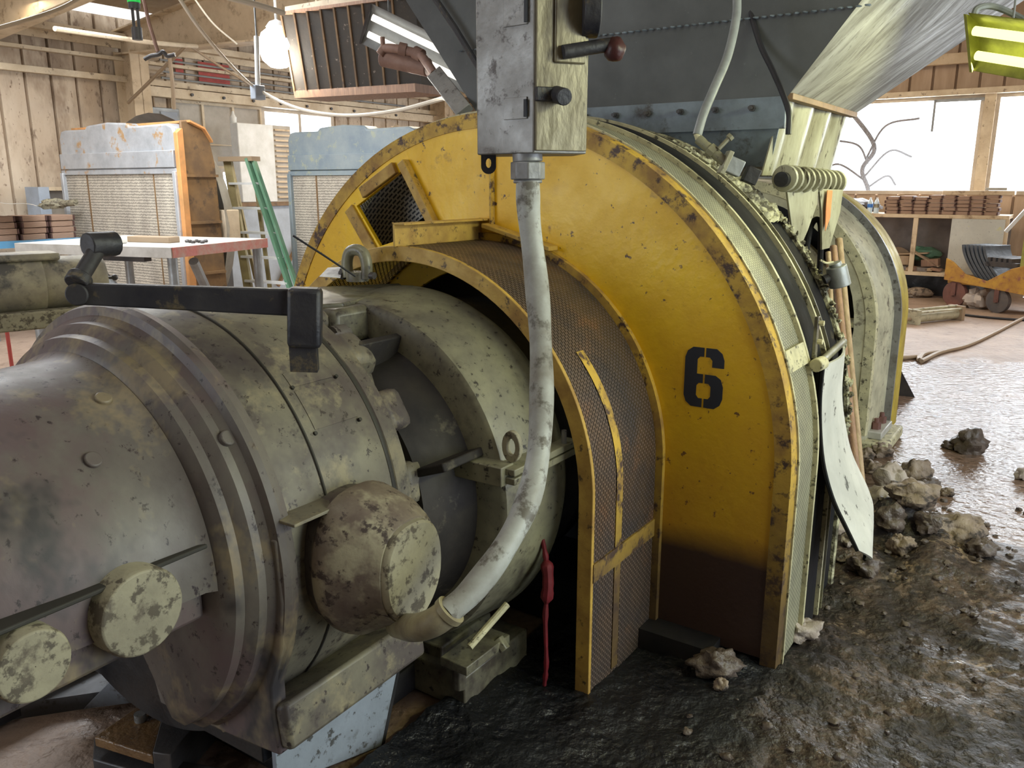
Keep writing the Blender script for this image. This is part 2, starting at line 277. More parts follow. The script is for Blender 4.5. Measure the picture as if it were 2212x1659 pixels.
# ------------------------------------------------------------------ mesh builder
class MB:
    def __init__(s): s.v = []; s.f = []; s.uv = []
    def add(s, vs, fs, uvs=None):
        b = len(s.v); s.v += [V(p) for p in vs]
        for i, f in enumerate(fs):
            s.f.append([b + k for k in f]); s.uv.append(uvs[i] if uvs else None)
        return s
    def box(s, fr, x0, x1, y0, y1, z0, z1):
        vs = [fr(x, y, z) for x in (x0, x1) for y in (y0, y1) for z in (z0, z1)]
        return s.add(vs, [(0, 1, 3, 2), (4, 6, 7, 5), (0, 4, 5, 1), (2, 3, 7, 6), (0, 2, 6, 4), (1, 5, 7, 3)])
    def prism(s, fr, pts, x0, x1):                     # outline in the frame's Y,Z swept along X
        n = len(pts)
        vs = [fr(x0, p[0], p[1]) for p in pts] + [fr(x1, p[0], p[1]) for p in pts]
        fs = [list(range(n))[::-1], list(range(n, 2 * n))] + [(i, (i + 1) % n, n + (i + 1) % n, n + i) for i in range(n)]
        return s.add(vs, fs)
    def holed(s, fr, outer, holes, x0, x1):            # plate with openings
        loops = [outer] + holes
        import bmesh
        bm = bmesh.new(); flat = []; es = []
        for l in loops:
            vv = [bm.verts.new((p[0], p[1], 0)) for p in l]; flat += [tuple(p) for p in l]
            es += [bm.edges.new((vv[i], vv[(i + 1) % len(vv)])) for i in range(len(vv))]
        bm.verts.index_update(); n = len(flat)
        bmesh.ops.triangle_fill(bm, use_beauty=True, use_dissolve=False, edges=es, normal=(0, 0, 1))
        tri = [tuple(v.index for v in f.verts) for f in bm.faces]; bm.free()
        vs = [fr(x0, *p) for p in flat] + [fr(x1, *p) for p in flat]
        fs = [tuple(t) for t in tri] + [tuple(n + i for i in t[::-1]) for t in tri]
        b = 0
        for l in loops:
            k = len(l)
            fs += [(b + i, b + (i + 1) % k, n + b + (i + 1) % k, n + b + i) for i in range(k)]; b += k
        return s.add(vs, fs)
    def sweep(s, fr, prof, pathf, n, closed_path, closed_prof=False):
        # prof: (x, r); pathf(r, t) -> (y, z, arc length)
        m = len(prof); rows = n if closed_path else n + 1
        vs = []; P = []
        for i in range(rows):
            for (x, r) in prof:
                y, z, u = pathf(r, i / n); vs.append(fr(x, y, z)); P.append((u, x))
        acc = [0]
        for j in range(1, m): acc.append(acc[-1] + math.hypot(prof[j][0] - prof[j - 1][0], prof[j][1] - prof[j - 1][1]))
        fs = []; uvs = []
        for i in range(n):
            i2 = (i + 1) % rows
            for j in range(m if closed_prof else m - 1):
                j2 = (j + 1) % m
                fs.append((i * m + j, i2 * m + j, i2 * m + j2, i * m + j2))
                u0 = pathf(prof[j][1], i / n)[2]; u1 = pathf(prof[j][1], (i + 1) / n)[2]
                a0 = acc[j]; a1 = acc[j2]
                uvs.append(((u0, a0), (u1, a0), (u1, a1), (u0, a1)))
        return s.add(vs, fs, uvs)
    def lathe(s, fr, prof, n=64, a0=0, a1=2 * PI, closed_prof=False):
        full = abs(a1 - a0 - 2 * PI) < 1e-4
        return s.sweep(fr, prof, lambda r, t: (r * math.cos(a0 + (a1 - a0) * t), r * math.sin(a0 + (a1 - a0) * t), (a1 - a0) * t * 1.), n, full, closed_prof)
    def arch(s, fr, prof, zb, n=96, closed_prof=False, rr=1.1):
        q = max(-zb, 0.); tot = q * 2 + PI * rr
        def pf(r, t):
            d = t * tot
            if d < q: return (r, zb + d, d)
            if d > tot - q: return (-r, -(d - (tot - q)), d)
            a = (d - q) / rr
            return (r * math.cos(a), r * math.sin(a), d)
        return s.sweep(fr, prof, pf, n, False, closed_prof)
    def tube(s, pts, r, n=12, cap=True):
        pts = [V(p) for p in pts]; m = len(pts)
        rs = r if isinstance(r, (list, tuple)) else [r] * m
        up = V((0, 0, 1)); t0 = (pts[1] - pts[0]).normalized()
        if abs(t0.dot(up)) > .95: up = V((1, 0, 0))
        nx = t0.cross(up).normalized(); vs = []
        for i, p in enumerate(pts):
            t = (pts[min(i + 1, m - 1)] - pts[max(i - 1, 0)]).normalized()
            nx = (nx - t * nx.dot(t)).normalized(); ny = t.cross(nx)
            vs += [p + (nx * math.cos(2 * PI * k / n) + ny * math.sin(2 * PI * k / n)) * rs[i] for k in range(n)]
        fs = [(i * n + k, i * n + (k + 1) % n, (i + 1) * n + (k + 1) % n, (i + 1) * n + k) for i in range(m - 1) for k in range(n)]
        if cap: fs += [tuple(range(n))[::-1], tuple((m - 1) * n + k for k in range(n))]
        return s.add(vs, fs)
    def cyl(s, p0, p1, r0, r1=None, n=24): return s.tube([p0, p1], [r0, r0 if r1 is None else r1], n)
    def blob(s, c, rad, seed=0, amp=.3, n=10, freq=1.6):
        vs = []; fs = []; c = V(c); m = n * 2
        for i in range(n + 1):
            for k in range(m):
                th = PI * i / n; ph = 2 * PI * k / m
                d = V((math.sin(th) * math.cos(ph), math.sin(th) * math.sin(ph), math.cos(th)))
                q = 1 + amp * noise.noise(d * freq + V((seed * 7.3, seed * 3.1, 0))) + amp * .5 * noise.noise(d * freq * 3 + V((seed, 0, seed * 5.)))
                vs.append(c + V((d.x * rad[0], d.y * rad[1], d.z * rad[2])) * q)
        for i in range(n):
            for k in range(m): fs.append((i * m + k, (i + 1) * m + k, (i + 1) * m + (k + 1) % m, i * m + (k + 1) % m))
        return s.add(vs, fs)
    def surf(s, f, nu, nv):
        vs = [f(i / nu, j / nv) for i in range(nu + 1) for j in range(nv + 1)]
        return s.add(vs, [(i * (nv + 1) + j, (i + 1) * (nv + 1) + j, (i + 1) * (nv + 1) + j + 1, i * (nv + 1) + j + 1) for i in range(nu) for j in range(nv)])
    def build(s, name, m, parent=None, bevel=0, solid=0, loc=None, angle=35):
        me = D.meshes.new(name); off = V(parent.get('_o', (0, 0, 0))) if parent else (V(loc) if loc is not None else V((0, 0, 0)))
        me.from_pydata([tuple(p - off) for p in s.v], [], s.f)
        if any(u for u in s.uv):
            ul = me.uv_layers.new(name='UVMap'); k = 0
            for f, u in zip(s.f, s.uv):
                for j in range(len(f)):
                    if u: ul.data[k].uv = u[j]
                    k += 1
        import bmesh
        bm = bmesh.new(); bm.from_mesh(me); bmesh.ops.remove_doubles(bm, verts=bm.verts, dist=1e-5); bmesh.ops.recalc_face_normals(bm, faces=bm.faces)
        if solid: bmesh.ops.solidify(bm, geom=list(bm.faces), thickness=solid)
        bm.to_mesh(me); bm.free()
        me.materials.append(MT[m] if isinstance(m, str) else m)
        me.shade_smooth(); me.set_sharp_from_angle(angle=math.radians(angle))
        o = D.objects.new(name, me); COL.objects.link(o)
        o['_o'] = tuple(off)
        if parent: o.parent = parent
        else: o.location = off
        if bevel: q = o.modifiers.new('bevel', 'BEVEL'); q.width = bevel; q.segments = 2; q.limit_method = 'ANGLE'
        return o
def thing(name, label, cat, loc, group=None):
    o = D.objects.new(name, None); COL.objects.link(o); o.empty_display_size = .1
    o.location = loc; o['_o'] = tuple(loc); o['label'] = label; o['category'] = cat
    if group: o['group'] = group
    return o
def tag(o, label, cat, group=None):
    o['label'] = label; o['category'] = cat
    if group: o['group'] = group
    return o
def struct(o): o['kind'] = 'structure'; return o
def lab(o, t): o['label'] = t; return o
def base(p): return V((p[0], p[1], 0))
def bez(pts, n=10):                                    # smooth Catmull-Rom path
    P = [V(p) for p in pts]; P = [P[0] * 2 - P[1]] + P + [P[-1] * 2 - P[-2]]; out = []
    for i in range(1, len(P) - 2):
        for k in range(n):
            t = k / n; a, b, c, d = P[i - 1], P[i], P[i + 1], P[i + 2]
            out.append(.5 * ((2 * b) + (c - a) * t + (2 * a - 5 * b + 4 * c - d) * t * t + (3 * b - a - 3 * c + d) * t ** 3))
    out.append(P[-2]); return out
def hexp(c, ax, r, h, n=6): return [c, c + ax * h]

# ================================================================== SETTING
S0, S1, VL, VR = -6.0, 11.3, -8.5, 5.0
def roofz(v): return 3.55 + .11 * (v - VL)
b = MB().add([ROOM(S0, VL, 0), ROOM(S1, VL, 0), ROOM(S1, VR, 0), ROOM(S0, VR, 0)], [(0, 1, 2, 3)])
struct(b.build('floor', 'floor'))
def ribs(fr, length_axis, a0, a1, z0, z1, mb, per=.30, dep=-.05):
    "ribbed sheet: trapezoid ribs along one frame axis"
    xs = []; x = math.floor(a0 / per) * per
    while x < a1:
        for dx, h in ((0, 0), (.245, 0), (.252, 1), (.272, 1), (.28, 0)):
            if a0 <= x + dx <= a1: xs.append((x + dx, h * dep))
        x += per
    xs = [(a0, 0)] + [q for q in xs if a0 < q[0] < a1] + [(a1, 0)]
    pts = [(fr(q, h, z0) if length_axis == 0 else fr(-h, q, z0), fr(q, h, z1) if length_axis == 0 else fr(-h, q, z1)) for q, h in xs]
    vs = [p for pr in pts for p in pr]
    mb.add(vs, [(2 * i, 2 * i + 2, 2 * i + 3, 2 * i + 1) for i in range(len(pts) - 1)])
WL = ROOM.at(0, VL, 0)
mb = MB()
for a0, a1, z0, z1 in ((S0, 4.5, 0, 3.6), (4.5, 7.4, 2.66, 3.6), (7.4, S1, 0, 3.6), (4.5, 7.4, 0, 1.15)): ribs(WL, 0, a0, a1, z0, z1, mb)
struct(mb.build('wall_left', 'siding'))
WB = ROOM.at(S1, 0, 0)
mb = MB()
for a0, a1, z0, z1 in ((VL, VR, 2.78, 5.1), (VL, -5.2, 0, 2.78), (3.4, VR, 0, 2.78), (-5.2, 3.4, 0, 1.42)): ribs(WB, 1, a0, a1, z0, z1, mb)
struct(mb.build('wall_back', 'siding_back'))
mb = MB()
R_ = ROOM.at(0, VR, 0)
for a0, a1, z0, z1 in ((S0, -1.5, 0, 5.1), (2.7, S1, 0, 5.1), (-1.5, 2.7, 3.4, 5.1)): mb.box(R_, a0, a1, 0, .15, z0, z1)
struct(mb.build('wall_right', 'block_wall'))
mb = MB(); F_ = ROOM.at(S0, 0, 0)
for a0, a1, z0, z1 in ((VL, -4.8, 0, 5.1), (-1.6, VR, 0, 5.1), (-4.8, -1.6, 3.2, 5.1)): mb.box(F_, -.15, 0, a0, a1, z0, z1)
struct(mb.build('wall_front', 'block_wall'))
# roof with one strip of daylight sheet near the eave
mb = MB()
def roofpiece(s0, s1, v0, v1, t=.04): mb.add([ROOM(s0, v0, roofz(v0)), ROOM(s1, v0, roofz(v0)), ROOM(s1, v1, roofz(v1)), ROOM(s0, v1, roofz(v1)), ROOM(s0, v0, roofz(v0) + t), ROOM(s1, v0, roofz(v0) + t), ROOM(s1, v1, roofz(v1) + t), ROOM(s0, v1, roofz(v1) + t)], [(0, 1, 2, 3), (4, 7, 6, 5), (0, 4, 5, 1), (1, 5, 6, 2), (2, 6, 7, 3), (3, 7, 4, 0)])
roofpiece(S0, 2.9, VL, VR); roofpiece(4.7, S1, VL, VR); roofpiece(2.9, 4.7, -8.05, VR)
struct(mb.build('ceiling', 'roof'))
mb = MB(); mb.add([ROOM(2.9, VL, roofz(VL) + .02), ROOM(4.7, VL, roofz(VL) + .02), ROOM(4.7, -8.05, roofz(-8.05) + .02), ROOM(2.9, -8.05, roofz(-8.05) + .02)], [(0, 1, 2, 3)])
struct(mb.build('window_1', 'frosted'))
# columns and rafters of the steel frame
def hsec(mb, fr, x0, x1, y0, y1, z0, z1, t=.02):
    mb.box(fr, x0, x1, y0, y0 + t, z0, z1); mb.box(fr, x0, x1, y1 - t, y1, z0, z1); mb.box(fr, (x0 + x1) / 2 - t / 2, (x0 + x1) / 2 + t / 2, y0, y1, z0, z1)
trim_n = [0]
def trim(mb, m, **k):
    trim_n[0] += 1; return struct(mb.build('trim_%d' % trim_n[0], m, **k))
for s in (-2.3, 3.85, 9.9):
    mb = MB(); hsec(mb, ROOM, s - .12, s + .12, VL + .06, VL + .42, 0, 3.15); trim(mb, 'cream', bevel=.004)
    mb = MB()                                          # haunched rafter
    def top(v): return roofz(v) - .16
    def bot(v): return 3.12 + .125 * (v - VL) if s > 5 else 3.24 - .03 * (v - VL)
    vv = [VL + .06, -6.5, -4, -1, 2, VR - .05]
    mb.prism(Fr(ROOM(s, 0, 0), ROOM.X, ROOM.Y, ROOM.Z), [(v, bot(v) - .1) for v in vv] + [(v, top(v) - .0) for v in vv[::-1]], -.008, .008)
    for f in (lambda v: bot(v) - .1, lambda v: top(v)):
        pts = [(v, f(v)) for v in vv]
        mb.prism(ROOM.at(s, 0, 0), pts + [(a, c - .02) for a, c in pts[::-1]], -.11, .11)
    trim(mb, 'cream')
mb = MB(); g0, g1 = ROOM(2.2, -8.35, 3.06), ROOM(2.42, -4.3, 3.54); gx = (g1 - g0).normalized(); gy = gx.cross(V((0, 0, 1))).normalized(); GF = Fr(g0, gx, gy, gy.cross(gx)); gl = (g1 - g0).length
mb.box(GF, 0, gl, -.01, .01, .02, .34); mb.box(GF, 0, gl, -.09, .09, 0, .02); mb.box(GF, 0, gl, -.09, .09, .34, .36); trim(mb, 'cream')
for v in (-7.0, -5.2, -3.4):                           # purlins
    mb = MB(); mb.box(ROOM, S0 + .01, S1 - .06, v, v + .07, roofz(v) - .15, roofz(v) - .012); trim(mb, 'roof')
mb = MB(); mb.box(ROOM, S0 + .01, S1 - .06, VL + .05, VL + .2, 3.28, 3.36); mb.box(ROOM, S0 + .01, S1 - .06, VL + .05, VL + .07, 3.2, 3.36); trim(mb, 'girt')   # eave strut
for z, h in ((3.05, .04), (2.80, .07)):
    mb = MB(); mb.box(ROOM, S0 + .01, S1 - .06, VL + .045, VL + .13, z, z + h); trim(mb, 'girt')
mb = MB(); mb.box(ROOM, 3.98, S1 - .1, VL + .05, VL + .2, 2.66, 2.78); trim(mb, 'girt')
# bolts along the girt
mb = MB()
for i in range(9): mb.cyl(ROOM(4.7 + i * .5, VL + .2, 2.72), ROOM(4.7 + i * .5, VL + .225, 2.72), .02, n=8)
trim(mb, 'dark_steel')
# side windows: three tall sheet panes, a bright strip and low panes
def window(n, fr, ax, a0, a1, z0, z1, bars, mf='glass_frame', pane='pane', t=.05, hb=()):
    mb = MB()
    def bx(p0, p1, q0, q1):
        if ax == 0: mb.box(fr, p0, p1, -.03, .03, q0, q1)
        else: mb.box(fr, -.03, .03, p0, p1, q0, q1)
    bx(a0, a1, z0, z0 + t); bx(a0, a1, z1 - t, z1); bx(a0, a0 + t, z0 + t, z1 - t); bx(a1 - t, a1, z0 + t, z1 - t)
    for x in bars: bx(x - t / 2, x + t / 2, z0 + t, z1 - t)
    for z in hb: bx(a0 + t, a1 - t, z - t / 4, z + t / 4)
    o = struct(mb.build('window_%d' % n, mf))
    mb = MB()
    if ax == 0: mb.box(fr, a0 + t, a1 - t, -.004, .004, z0 + t, z1 - t)
    else: mb.box(fr, -.004, .004, a0 + t, a1 - t, z0 + t, z1 - t)
    p = mb.build('pane', pane); p.parent = o
    return o
window(2, WL, 0, 4.5, 5.98, 1.78, 2.66, (4.98, 5.48), pane='panel_grey', t=.035, mf='girt', hb=(2.1,))
window(3, WL, 0, 5.98, 7.4, 2.0, 2.66, (6.7,), t=.05)
window(4, WL, 0, 4.5, 5.98, 1.15, 1.78, (5.2,), t=.05)
mb = MB(); mb.box(WL, 5.98, 7.4, -.02, .02, 1.15, 2.0); trim(mb, 'panel_grey')
window(5, WB, 1, -5.2, -2.4, 1.42, 2.78, (-4.3, -3.4))
window(6, WB, 1, -2.4, .36, 1.42, 2.78, (-1.7,))
window(7, WB, 1, .50, 3.4, 1.42, 2.78, (1.5, 2.5))
mb = MB(); mb.box(WB, -.08, .05, .36, .50, 1.42, 2.78); trim(mb, 'girt')
mb = MB(); mb.box(WB, -.16, -.04, VL, VR - .01, 2.78, 2.86); trim(mb, 'girt')
mb = MB(); mb.box(WB, -.14, -.04, VL, VR - .01, 3.2, 3.34); trim(mb, 'cream')
mb = MB(); mb.box(WB, -.05, -.005, -.28, -.25, 2.3, 2.74); mb.box(WB, -.05, -.005, -.28, .36, 2.7, 2.74); trim(mb, 'grey_steel')
# conduits clipped to the wall beside the column
mb = MB()
for i, (s, z) in enumerate(((4.05, 3.1), (4.12, 3.05), (4.2, 2.9))): mb.tube([ROOM(s, VL + .1, 1.0), ROOM(s, VL + .1, z), ROOM(s + .2, VL + .12, z + .05)], .018, 8)
trim(mb, 'cable_brown')
mb = MB()
for z, s1 in ((2.98, 7.5), (2.9, 9), (3.12, 10)): mb.tube([ROOM(4.3, VL + .16, z), ROOM(s1, VL + .16, z - .01)], .014, 8)
trim(mb, 'grey_steel')
# sprayed red letters shape left out; a faded red sheet remains
mb = MB(); mb.box(WL, 4.95, 5.45, .04, .043, 2.9, 3.18); mb.box(WL, 4.6, 4.72, .04, .043, 2.98, 3.18); trim(mb, 'red_paint')

# ================================================================== THE MILL
mill = thing('grinding_mill', 'large yellow arched machine casing stencilled 6, with mesh bands and black drum', 'machine', tuple(ROOM(0, 0, 0)))
FL = -.655                                             # floor height in the machine frame (just above)
def uarch(r, zb, n=48):
    return [(r, zb)] + [(r * math.cos(PI * i / n), r * math.sin(PI * i / n)) for i in range(n + 1)] + [(-r, zb)]
win = [(-.643, .809), (-.391, .945), (-.238, .735), (-.525, .655)]
outer = uarch(1.10, -.60); inner = uarch(.60, -.598)
# plate with arch opening for the guard, as one outline
hole_plate = outer + uarch(.60, -.60)[::-1]
mb = MB()
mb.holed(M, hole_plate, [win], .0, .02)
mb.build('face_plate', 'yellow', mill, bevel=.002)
mb = MB(); mb.arch(M, [(-.004, 1.085), (-.004, 1.136), (.035, 1.142), (.035, 1.085)], -.62, closed_prof=True); mb.build('face_rim', 'yellow_rim', mill)
# frame bars round the opening
mb = MB()
def bar2(mb, fr, p, q, w, x0, x1):
    d = V((q[0] - p[0], q[1] - p[1])).normalized(); n = V((-d[1], d[0])) * w / 2
    mb.prism(fr, [(p[0] + n[0], p[1] + n[1]), (q[0] + n[0], q[1] + n[1]), (q[0] - n[0], q[1] - n[1]), (p[0] - n[0], p[1] - n[1])], x0, x1)
bar2(mb, M, (-.375, .975), (-.20, .70), .035, -.035, .0); bar2(mb, M, (-.60, .86), (-.42, .955), .045, -.02, .0); bar2(mb, M, (-.68, .80), (-.53, .60), .05, -.012, .0)
mb.build('opening_frame', 'yellow_flange', mill, bevel=.003)
mb = MB(); mb.box(M, -.022, 0, .028, .036, .74, 1.06); mb.build('face_seam', 'yellow_rim', mill)
# stencilled six
def six(L, pts): return [(.778 + .128 * x, .205 + .192 * y) for x, y in pts]
A6 = [(.48, 1), (.2, 1), (.06, .93), (0, .82), (0, .18), (.06, .07), (.2, 0), (.48, 0), (.48, .15), (.38, .15), (.32, .2), (.32, .36), (.38, .41), (.48, .41), (.48, .56), (.32, .56), (.32, .8), (.38, .85), (.48, .85)]
B6 = [(.53, 1), (.8, 1), (.94, .93), (1, .82), (1, .69), (.70, .69), (.70, .8), (.63, .85), (.53, .85)]
C6 = [(.53, .56), (.8, .56), (.94, .5), (1, .38), (1, .18), (.94, .07), (.8, 0), (.53, 0), (.53, .15), (.63, .15), (.69, .2), (.69, .36), (.63, .41), (.53, .41)]
mb = MB()
for q in (A6, B6, C6): mb.prism(M, six(0, q), -.0015, .0)
lab(mb.build('stencilled_number', 'stencil_black', mill), 'black stencilled number 6')
# mesh band and casing rings
mb = MB(); mb.arch(M, [(.035, 1.137), (.235, 1.137)], -.62, 120, rr=1.137); mb.build('mesh_band', 'band_mesh', mill)
mb = MB(); mb.arch(M, [(.035, 1.14), (.035, 1.148), (.045, 1.148), (.045, 1.14)], -.62, closed_prof=True)
mb.arch(M, [(.232, 1.13), (.232, 1.152), (.248, 1.152), (.248, 1.13)], -.62, closed_prof=True); mb.build('band_edge', 'pale_edge', mill)
mb = MB(); mb.arch(M, [(.252, 1.11), (.252, 1.13), (.275, 1.13), (.275, 1.11)], -.62, closed_prof=True); mb.build('rubber_seal', 'black_rubber', mill)
def rot2(t): return Fr(M.o, M.X, M.Y * math.cos(t) + M.Z * math.sin(t), M.Z * math.cos(t) - M.Y * math.sin(t))
mb = MB(); mb.box(rot2(.33), .04, .24, 1.137, 1.150, -.035, .035); mb.build('band_strap', 'pale_edge', mill, bevel=.002)
mb = MB(); mb.arch(M, [(.262, 1.0), (.262, 1.135), (.30, 1.146), (.40, 1.146), (.425, 1.135), (.425, 1.0)], -.62, rr=1.1); mb.build('rubber_ring', 'black_rubber', mill)
mb = MB(); mb.arch(M, [(.425, 1.03), (.425, 1.155), (.438, 1.155), (.438, 1.03)], -.62, closed_prof=True); mb.build('casing_ring', 'pale_edge', mill)
mb = MB(); mb.arch(M, [(.438, 1.14), (.485, 1.14), (.485, 1.153), (.492, 1.153), (.492, 1.0)], -.62); mb.build('inner_ring', 'gear_paint', mill)
mb = MB(); mb.arch(M, [(.492, .9), (.495, 1.122), (.70, 1.122), (.70, .45)], -.62, rr=1.1); mb.build('drum', 'black_rubber', mill)
mb = MB(); mb.arch(M, [(.70, 1.05), (.70, 1.135), (.715, 1.14), (.715, 1.05)], -.62, closed_prof=True)
mb.build('drum_rim', 'crust', mill)
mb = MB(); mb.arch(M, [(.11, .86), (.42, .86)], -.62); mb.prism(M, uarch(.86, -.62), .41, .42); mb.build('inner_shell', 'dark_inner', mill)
mb = MB(); mb.arch(M, [(.22, 1.13), (.22, .86)], -.62); mb.build('inner_screen', 'screen_mesh', mill)
# guard in front
mb = MB(); mb.arch(M, [(-.45, .655), (-.45, .703), (-.435, .703), (-.435, .655)], -.65, closed_prof=True, rr=.68)
mb.build('guard_flange', 'yellow_flange', mill, bevel=.002)
mb = MB(); mb.arch(M, [(-.435, .70), (0, .70)], -.64, 96, rr=.70); mb.build('guard_mesh', 'guard_mesh', mill)
mb = MB(); mb.arch(M, [(-.02, .70), (-.02, .725), (0, .725), (0, .70)], -.6, closed_prof=True); mb.build('guard_collar', 'yellow_rim', mill)
mb = MB(); mb.box(M, -.46, 0, -.03, -.022, .70, .775); mb.box(M, -.46, 0, -.03, .02, .768, .775); mb.prism(M, [(.02, .76), (.30, .69), (.30, .675), (.02, .745)], -.06, 0)
mb.build('guard_joint_plate', 'yellow_flange', mill, bevel=.002)
mb = MB(); mb.box(M, -.44, 0, .700, .706, -.26, -.20); mb.build('guard_crossbar', 'yellow_rim', mill)
mb = MB()
for t0, t1, s0, s1 in ((.60, -.2, -.30, -.26),):
    mb.surf(lambda u, v: M(s0 + .04 * v - .12 * (1 - u) ** 2 * .3, .703 * math.cos(.62 - .62 * u), .703 * math.sin(.62 - .62 * u)), 14, 1)
    mb.box(M, -.30, -.26, .7005, .7035, -.62, 0)
mb.build('scuffed_stripe', 'yellow_rim', mill)
# crusted deck on the shoulder of the drum
def crustf(u, v):
    a = math.radians(66 - 24 * u); s = .45 + (.06 + .22 * min(1, u * 1.4)) * v
    r = 1.135 + .025 * abs(noise.noise(V((u * 9, v * 6, 1)))) + .02 * noise.noise(V((u * 30, v * 18, 4)))
    if v < .1: r -= .02
    return M(s + .05 * noise.noise(V((u * 14, 3, 0))) * v, r * math.cos(a), r * math.sin(a))
mb = MB(); mb.surf(crustf, 60, 26); mb.build('crusted_residue', 'crust', mill, angle=80)
mb = MB()
for i in range(90):
    a = math.radians(44 - 44 * (i / 90) + random.uniform(-2, 2)); r = 1.142 + random.uniform(-.008, .004); mb.blob(M(.705 + random.uniform(-.015, .02), r * math.cos(a), r * math.sin(a)), [random.uniform(.003, .012) for _ in range(3)], i, .8, 4)
mb.build('residue_lumps', 'crust', mill)['kind'] = 'stuff'
# feed-side: shaft, end frame, base
mb = MB(); mb.cyl(M(.70, 0, -.05), M(2.6, 0, -.05), .32, n=40); mb.build('shaft', 'black_oil_shade', mill)
def arch_pts(r, zb, z0=0., n=32): return [(r, zb)] + [(r * math.cos(PI * i / n), z0 + r * 1.06 * math.sin(PI * i / n)) for i in range(n + 1)] + [(-r, zb)]
FA = M.at(0, 0, .06)
circ = [(.74 * math.cos(2 * PI * i / 48), .74 * math.sin(2 * PI * i / 48) + .02) for i in range(48)]
mb = MB(); mb.holed(FA, arch_pts(.82, -.70, -.02), [circ], 2.56, 2.61); efr = mb.build('end_frame', 'far_pale', mill)
mb = MB(); mb.arch(FA, [(2.555, .805), (2.555, .86), (2.60, .865), (2.60, .805)], -.60, closed_prof=True, rr=.83); mb.build('end_flange', 'pale_edge', mill)
mb = MB(); mb.arch(FA, [(2.62, .82), (2.64, .85), (3.02, .875), (3.02, .8)], -.70, rr=.9); mb.build('end_casing', 'far_pale', mill)
mb = MB(); mb.arch(FA, [(3.02, .885), (3.16, .90), (3.36, .895), (3.38, .8)], -.70, rr=.95); mb.build('end_cover', 'yellow_far', mill)
mb = MB(); mb.arch(FA, [(3.005, .87), (3.005, .915), (3.03, .915), (3.03, .87)], -.70, closed_prof=True); mb.build('end_band', 'steel_box', mill)
mb = MB(); mb.prism(FA, arch_pts(.80, -.70, -.02), 2.86, 2.88); mb.build('end_plate', 'black_oil_shade', mill)
mb = MB(); mb.prism(FA, [(.63 * math.cos(2 * PI * i / 40), .63 * math.sin(2 * PI * i / 40)) for i in range(40)], 2.72, 2.78); mb.build('end_boss', 'far_pale', mill, bevel=.004)
mb = MB(); mb.box(FA, 2.57, 2.78, .30, .77, .03, .055); mb.build('end_shelf', 'pale_edge', mill)
for k in range(5):
    a = math.radians(-50 + 22 * k); mb = MB(); mb.cyl(FA(2.70, .58 * math.cos(a), .58 * math.sin(a)), FA(2.725, .58 * math.cos(a), .58 * math.sin(a)), .018, n=6); mb.build('end_bolt', 'pale_edge', mill)
for (s, v) in ((2.95, .93),):
    fp = MB(); fp.box(FA, 2.60, 3.10, .60, .98, -.715, -.645); fo = fp.build('foot_plate', 'pale_edge', mill, bevel=.012)
    mb = MB(); mb.box(FA, 2.68, 3.0, .72, .93, -.645, -.60)
    ao = mb.build('anchor_pad', 'hopper_light', fo, bevel=.006)
    for q in (2.76, 2.92):
        mb = MB(); mb.cyl(FA(q, .88, -.60), FA(q, .88, -.56), .028, n=6); mb.cyl(FA(q, .88, -.56), FA(q, .88, -.535), .014, n=10); mb.build('anchor_bolt', 'wheel_red', fo)
mb = MB(); mb.box(M, -.1, 1.1, -1.05, .95, -.655, -.57); mb.build('base_slab', 'black_oil_shade', mill)
mb = MB(); mb.box(M, .8, 2.62, .55, .75, -.655, -.40); mb.box(M, .8, 2.62, -.75, -.55, -.655, -.40); mb.build('base_beam', 'black_oil_shade', mill)

# ------------------------------------------------------------------ gear reducer
gr = thing('gear_reducer', 'olive grey round gear reducer between motor and yellow mesh guard', 'gearbox', tuple(ROOM(-.6, 0, 0)))
mb = MB(); mb.lathe(M, [(-.30, .2), (-.33, .54), (-.39, .57), (-.41, .575), (-.63, .553), (-.66, .548), (-.668, .535), (-.668, .44)], 96); mb.build('housing', 'gear_paint', gr)
mb = MB(); mb.lathe(M, [(-.666, .52), (-.668, .45), (-.70, .43), (-.84, .40), (-.84, .1)], 96); mb.build('adapter', 'oily_paint', gr)
mb = MB(); mb.lathe(M, [(-.30, .50), (-.05, .50), (-.04, .2)], 64); mb.build('rear_housing', 'black_oil_shade', gr)
for i in range(6):
    t = math.radians(20 + i * 50); fr = rot2(t); mb = MB(); mb.box(fr, -.84, -.66, .40, .50, -.012, .012); mb.build('rib', 'oily_paint', gr, bevel=.004)
mb = MB(); mb.box(M, -.70, -.36, .50, .60, .13, .15); mb.box(M, -.70, -.36, .50, .60, .105, .125)
mb.box(M, -.72, -.66, .40, .57, .10, .155); mb.build('split_flange', 'gear_paint', gr, bevel=.003)
mb = MB()
ring = [(.03 * math.cos(2 * PI * i / 20), .045 * math.sin(2 * PI * i / 20)) for i in range(20)]; hole = [(.014 * math.cos(2 * PI * i / 14), .024 * math.sin(2 * PI * i / 14)) for i in range(14)]
mb.holed(Fr(M(-.66, .565, .20), M.X, M.Y, M.Z), ring, [hole], -.008, .008); mb.build('lifting_lug', 'cap_paint', gr, bevel=.002)
mb = MB(); mb.cyl(M(-.42, .585, .15), M(-.42, .585, .19), .008, n=8); mb.build('grease_nipple', 'steel_box', gr)
def mslab(name, pts, z0, z1, m, par, bev=.004):
    mb = MB(); n = len(pts); vs = [V((p[0], p[1], z0)) for p in pts] + [V((p[0], p[1], z1)) for p in pts]
    mb.add(vs, [tuple(range(n))[::-1], tuple(range(n, 2 * n))] + [(i, (i + 1) % n, n + (i + 1) % n, n + i) for i in range(n)]); return mb.build(name, m, par, bevel=bev)
